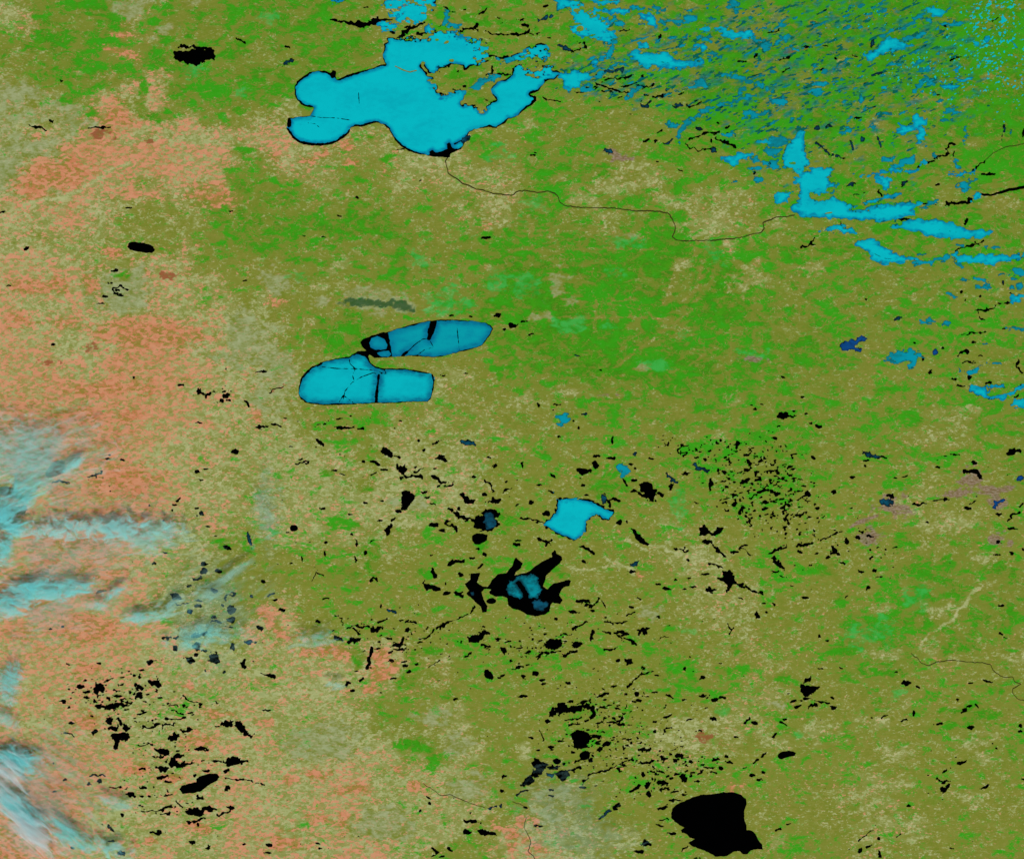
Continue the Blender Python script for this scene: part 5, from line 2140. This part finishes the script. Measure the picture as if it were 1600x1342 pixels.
def stuff_from(name, shapes, mat, z, label, cat):
    vs, fs, n, sh = [], [], 0, []
    for X, Y, (V, vals, faces, _) in shapes:
        vs.append(V); fs += [f+n for f in faces]; n += len(V); sh.append(-vals*18+(6 if name == 'ice_specks' else .4))
    o = link(name, build_mesh(name, np.concatenate(vs), z, fs, {'shore': np.concatenate(sh)}), mat)
    tag(o, label, cat, None, 'stuff')
stuff_from('ice_slivers', [noise_shapes(840, -20, 1620, 480, .9, lambda X, Y: .955-.24*gauss(X, Y, NE), 6.0, 640, 4, 24, 3.4),
                           noise_shapes(840, -20, 1620, 480, .9, lambda X, Y: .95-.22*gauss(X, Y, NE), 3.6, 655, 4, 14, 3.4)],
           M_teal, Z_WATER+.001, 'dark teal slivers of wet ice threading the northeast woods', 'ice')
stuff_from('wet_ice_patches', [noise_shapes(840, -20, 1620, 480, .9, lambda X, Y: .962-.24*gauss(X, Y, NE), 6.0, 691, 4, 25, 2.6)],
           M_ice_teal, Z_ICE-.003, 'small blue-green patches of wet ice in the northeast woods', 'ice')
stuff_from('dark_channels', [noise_shapes(700, -20, 1620, 300, .9, lambda X, Y: .965-.23*gauss(X, Y, [(890, 130, 90, 40, .8), (1000, 140, 70, 30, .8), (860, 50, 80, 50, .6), (1130, 200, 60, 40, .7), (760, 40, 50, 40, .5), (1300, 120, 160, 90, .2)]), 4.2, 733, 3, 20, 2.4)],
           M_water, Z_WATER+.003, 'thin black channels threading the woods between the northern lakes', 'water')
SPK = [(1545, 60, 60, 55, 1.0), (1565, 20, 60, 30, .8), (1570, 120, 40, 50, .5), (1410, 105, 45, 24, .6), (1490, 130, 60, 40, .5), (1350, 40, 70, 30, .35)]
stuff_from('ice_specks', [noise_shapes(1280, -20, 1620, 200, .7, lambda X, Y: .90-.22*gauss(X, Y, SPK), 2.6, 811, 2, 30, 1.5)],
           M_ice, Z_ICE, 'bright cyan specks of ice peppering the northeast corner', 'ice')

ICE = {'c': M_ice, 'C': M_ice_deep, 't': M_ice_teal, 'b': M_ice_blue, 'B': M_ice_navy, 'N': M_ice_blue}
def ice_pieces(root, V, vals, faces, mat, zo, minv=12):
    par = split_components(V, vals, faces)
    used = np.unique(np.concatenate([f.ravel() for f in faces]))
    labs, cnt = np.unique(par[used], return_counts=True)
    order = np.argsort(-cnt)
    crumbs = []
    for q, k in enumerate(order):
        keep = used[par[used] == labs[k]]
        if q < 14 and (cnt[k] > minv or q == 0):
            v, s, f = sub_mesh(V, vals, faces, keep)
            link('ice_floe', build_mesh('ice_floe', v, Z_ICE+zo, f, {'shore': -s}), mat, root)
        else: crumbs.append(keep)
    if crumbs:
        keep = np.concatenate(crumbs)
        v, s, f = sub_mesh(V, vals, faces, keep)
        if f:
            o = link('ice_crumbs', build_mesh('ice_crumbs', v, Z_ICE+zo, f, {'shore': -s}), mat, root)
            o['kind'] = 'stuff'

for zi, L in enumerate(frozen):
    zo = zi*2e-5
    xs, ys, X, Y, F = L['F']; sd = L['seed']
    k = L['kind']
    root = link('frozen_lake', None)
    root.location = (wx(L['c'][0]), wy(L['c'][1]), 0)
    tag(root, L['label'], 'lake', group_of(L), 'thing')
    V, vals, faces, _ = contour(xs, ys, F)
    if not faces: continue
    off = root.location.copy()
    link('open_water', build_mesh('open_water', V, Z_WATER+zo, faces), M_teal if (k == 't' or (k == 'c' and L['c'][0] > 850 and L['c'][1] < 480)) else M_water, root)
    size = max(xs[-1]-xs[0], ys[-1]-ys[0])
    lead = L['lead'] if L['lead'] is not None else {'c': .55, 't': .35, 'b': .5, 'B': .5, 'N': .0}.get(k, 1.0)
    G = np.maximum(L['F0']+np.maximum(lead*(2.8*fbm(X/13, Y/13, sd+50, 2)-.6), .05), F+.1)
    rag = (fbm(X/3.5, Y/3.5, sd+51, 3)-.5)
    for p in L['open']: G = np.maximum(G, -(sd_prim(X, Y, p)-(.5 if p[0] == 's' else 0)+rag*2.2))
    Gs = L['F0']+lead*.5
    for p in L['open']: Gs = np.maximum(Gs, -(sd_prim(X, Y, p)-(.5 if p[0] == 's' else 0)))
    for p in L['crack']: G = np.maximum(G, -(sd_prim(X, Y, p)+rag*1.1+(fbm(X/5, Y/5, sd+52, 2)-.5)*.8))
    if L['only']:
        H = np.full(X.shape, 1e9)
        for p in L['only']: H = np.minimum(H, sd_prim(X, Y, p)+rag*8)
        G = np.maximum(G, H)
        for p in L['open']: G = np.maximum(G, -(sd_prim(X, Y, p)+rag*7))
    for p in L['floe']:
        G = np.minimum(G, sd_prim(X, Y, p)+rag*1.5); Gs = np.minimum(Gs, sd_prim(X, Y, p))
    if L['only']: Gs = np.maximum(Gs, G)
    G = np.maximum(G, F+.15)
    if (G < 0).sum() > 3:
        V, vals, faces, _ = contour(xs, ys, G)
        mat = ICE[k]
        if L['short'] == 'cigar-shaped frozen lake': mat = M_ice_dull
        if L['short'] == 'many-armed black lake': mat = M_ice_broken
        # wet margin follows the shore and the wide leads, not the hairline cracks
        ix = np.clip(np.rint((V[:, 0]-xs[0])/(xs[1]-xs[0])).astype(int), 0, len(xs)-1); iy = np.clip(np.rint((V[:, 1]-ys[0])/(ys[1]-ys[0])).astype(int), 0, len(ys)-1)
        ice_pieces(root, V, np.minimum(Gs[iy, ix], 0), faces, mat, zo)
    for ch in root.children: ch.matrix_parent_inverse = root.matrix_basis.inverted()

# ------------------------------------------------------------------ rivers
def make_rivers():
    for line in RIVER_DATA.strip().splitlines():
        body, label = line.split('|')
        tk = body.split(); w = float(tk[1]); pts = []; ox = oy = 0
        for t in tk[2:]:
            if t[0] == 'T': ox, oy = tile_origin(int(t[1]), int(t[2])); continue
            a, b = (float(q) for q in t.split(',')); pts.append((ox+a*TILE, oy+b*TILE))
        P = np.array(pts)
        seg = np.r_[0, np.cumsum(np.hypot(*np.diff(P, axis=0).T))]
        t = np.arange(0, seg[-1], 0.8)
        # Catmull-like smoothing of the course, plus small meanders
        x = np.interp(t, seg, P[:, 0]); y = np.interp(t, seg, P[:, 1])
        kx = np.ones(5)/5
        x = np.convolve(np.pad(x, 2, 'edge'), kx, 'valid'); y = np.convolve(np.pad(y, 2, 'edge'), kx, 'valid')
        x = x+(fbm(t/4, t*0+3, 900, 2)-.5)*1.6; y = y+(fbm(t/4, t*0+9, 950, 2)-.5)*1.6
        dx, dy = np.gradient(x), np.gradient(y); ln = np.hypot(dx, dy)+1e-9
        hw = w/2*(.7+.6*vnoise(t/9, t*0, 77))
        A = np.stack([x-dy/ln*hw, y+dx/ln*hw], 1); B = np.stack([x+dy/ln*hw, y-dx/ln*hw], 1)
        n = len(t); V = np.concatenate([A, B])
        i = np.arange(n-1)
        Fq = np.stack([i, i+1, i+1+n, i+n], 1)
        o = link('river', build_mesh('river', V, Z_WATER-.002, [Fq]), M_river if w < 3 else M_water)
        tag(o, label, 'river', 'rivers and streams', 'structure')
make_rivers()

# ------------------------------------------------------------------ clouds (thin ice cloud, real volumes a few km up)
def cloud_material(dims, density, seed, sharp, colour, stretch):
    t = NT('cloud_vapour')
    tc = t.n('ShaderNodeTexCoord')
    ln = t.n('ShaderNodeVectorMath', operation='LENGTH'); t.t.links.new(tc.outputs['Object'], ln.inputs[0])
    mp = t.n('ShaderNodeMapping')
    mp.inputs['Scale'].default_value = (dims[0]/stretch, dims[1], dims[2]*.6); mp.inputs['Location'].default_value = (seed*3.7, seed*1.3, seed)
    t.t.links.new(tc.outputs['Object'], mp.inputs['Vector'])
    n1 = t.noise(mp.outputs[0], 0.42, 6, 0.68, 1.0)
    fall = t.step(ln.outputs['Value'], 1.05, 0.05)
    v = t.math('ADD', fall, t.math('MULTIPLY', t.math('SUBTRACT', n1, 0.5), sharp))
    v = t.math('MULTIPLY', t.step(v, 0.22, 1.15), t.step(ln.outputs['Value'], 1.0, 0.8))
    dn = t.math('MULTIPLY', v, density)
    pv = t.n('ShaderNodeVolumePrincipled')
    pv.inputs['Color'].default_value = colour
    pv.inputs['Anisotropy'].default_value = -0.5
    t.t.links.new(dn, pv.inputs['Density'])
    t.t.links.new(pv.outputs[0], t.out.inputs['Volume'])
    return t.m

_cl_mesh = None
def cloud_mesh():
    import bmesh
    bm = bmesh.new(); bmesh.ops.create_icosphere(bm, subdivisions=3, radius=1.0)
    me = bpy.data.meshes.new('cloud'); bm.to_mesh(me); bm.free(); return me
CY = (0.38, 0.995, 0.997, 1); GR = (0.52, 0.98, 0.96, 1); WH = (0.93, 0.995, 0.995, 1)
# x, y, length, width (px), slant, density, sharpness, colour, stretch, height, label
CLOUDS = [
    (35, 705, 210, 95, -10, .30, 2.2, GR, 2.0, 4.0, 'pale grey-cyan cloud patch at the west edge above the other clouds'),
    (113, 728, 75, 14, 35, 1.1, 1.2, CY, 3.0, 3.5, 'short cyan cloud streak slanting up beside its own dark shadow'),
    (35, 772, 120, 40, 30, .75, 2.0, CY, 3.0, 3.5, 'cyan cloud bank slanting down to the west edge'),
    (5, 806, 60, 36, 20, 1.6, 1.4, CY, 2.0, 3.5, 'bright cyan cloud knot on the west edge'),
    (30, 829, 60, 24, 5, 1.5, 1.6, CY, 2.0, 3.5, 'bright cyan cloud puff just below the knot on the west edge'),
    (150, 826, 290, 30, 0, .80, 2.6, GR, 1.2, 4.0, 'long grey-cyan cloud band with a toothed northern edge'),
    (235, 838, 150, 46, 5, .40, 2.2, GR, 2.0, 4.0, 'soft grey tail of cloud east of the toothed band'),
    (6, 862, 40, 46, 0, .9, 1.8, CY, 1.5, 3.5, 'small cyan cloud clinging to the west edge'),
    (72, 922, 190, 32, 3, 1.05, 2.2, CY, 2.0, 3.7, 'long cyan cloud bar with a dark shadow along its north side'),
    (15, 945, 90, 36, 0, .8, 2.0, CY, 2.0, 3.7, 'cyan cloud smear under the west end of the long cloud bar'),
    (182, 925, 60, 13, 35, 1.1, 1.4, CY, 2.5, 3.5, 'short cyan cloud streak slanting up off the cloud bar'),
    (155, 947, 50, 14, 5, .7, 1.6, CY, 2.0, 3.5, 'faint cyan cloud wisp under the slanting streak'),
    (222, 964, 80, 20, 12, .9, 1.8, CY, 2.0, 3.7, 'ragged cyan cloud on orange soil southeast of the cloud bar'),
    (365, 896, 120, 14, 33, .6, 1.2, GR, 3.0, 4.5, 'long thin pale cloud streak slanting up to the northeast'),
    (325, 926, 80, 24, 10, .3, 2.0, GR, 2.0, 4.0, 'faint pale cloud wisp at the foot of the long slanting streak'),
    (320, 992, 130, 30, 8, .42, 2.4, CY, 1.5, 3.6, 'broken cyan cloud over dark ponds'),
    (270, 950, 70, 24, 25, .6, 2.0, GR, 2.0, 3.6, 'small broken cloud with dark shadow west of the ponds'),
    (418, 800, 60, 110, 0, .15, 2.2, GR, 1.5, 4.5, 'soft grey cloud veil west of the lone round black lake'),
    (12, 1070, 60, 66, -30, .7, 2.0, CY, 1.5, 3.5, 'curled cyan cloud hooking in from the west edge'),
    (14, 1125, 30, 40, 60, .5, 1.6, GR, 1.5, 3.5, 'thin cloud wisp below the curled cloud'),
    (25, 1186, 110, 40, -12, 1.5, 1.8, CY, 2.0, 3.5, 'bright cyan cloud wedge at the west edge'),
    (12, 1215, 80, 60, -40, .8, 2.6, WH, 4.0, 4.5, 'whitish streaky cloud below the cyan wedge'),
    (38, 1285, 170, 44, -38, .95, 2.6, WH, 4.5, 4.5, 'long whitish cloud plume slanting down to the southeast'),
    (30, 1262, 120, 34, -42, .8, 2.6, CY, 4.5, 4.0, 'streaky cyan plume beside the long whitish plume'),
    (108, 1300, 130, 26, -35, .8, 2.2, CY, 4.0, 4.0, 'cyan cloud streak near the southwest corner'),
    (185, 1253, 80, 18, -14, .75, 1.8, GR, 2.5, 3.8, 'small pale cloud streak above the southwest ponds'),
    (170, 1322, 110, 26, -18, .6, 2.4, GR, 2.0, 3.8, 'thin cloud along the bottom edge over dark ponds'),
    (490, 1000, 110, 26, 3, .3, 2.2, GR, 2.0, 4.0, 'pale cloud smear beside an orange field'),
    (525, 1070, 40, 14, 0, .5, 1.6, GR, 2.0, 4.0, 'tiny pale cloud puff west of the orange square'),
    (80, 715, 260, 110, 15, .16, 2.6, GR, 3.0, 5.0, 'broad grey-cyan veil over the northwest of the cloud field'),
    (120, 845, 420, 120, 3, .11, 2.6, GR, 3.0, 5.0, 'broad faint veil around the toothed cloud band'),
    (70, 940, 300, 110, 5, .12, 2.6, CY, 3.0, 5.0, 'broad faint cyan veil around the long cloud bar'),
    (60, 1250, 260, 190, -35, .12, 2.8, GR, 4.0, 5.5, 'broad streaky veil over the southwest corner'),
    (330, 960, 240, 140, 25, .09, 2.6, GR, 3.0, 5.0, 'broad faint veil over the ponds east of the cloud bars'),
    (870, 1250, 190, 90, 5, .06, 2.6, GR, 2.0, 5.0, 'grey cloud veil west of the biggest black lake'),
    (900, 1312, 240, 70, 0, .085, 2.4, GR, 2.0, 5.0, 'faint cloud veil along the bottom edge'),
]
for q, (x, y, w, h, ang, den, sharp, colr, st, alt, lab) in enumerate(CLOUDS):
    thick = min(.9, .3+min(w, h)*KM*.12)
    dims = (w*KM*.5*1.3, h*KM*.5*1.85, thick)
    sharp *= 1.6; den *= 1.9
    o = link('cloud', cloud_mesh(), None)
    o.data.materials.append(cloud_material(dims, den, q+1, sharp, colr, st))
    o.location = (wx(x), wy(y), alt*.62); o.scale = dims; o.rotation_euler = (0, 0, R(ang))
    tag(o, lab, 'cloud', 'thin ice clouds', 'thing')
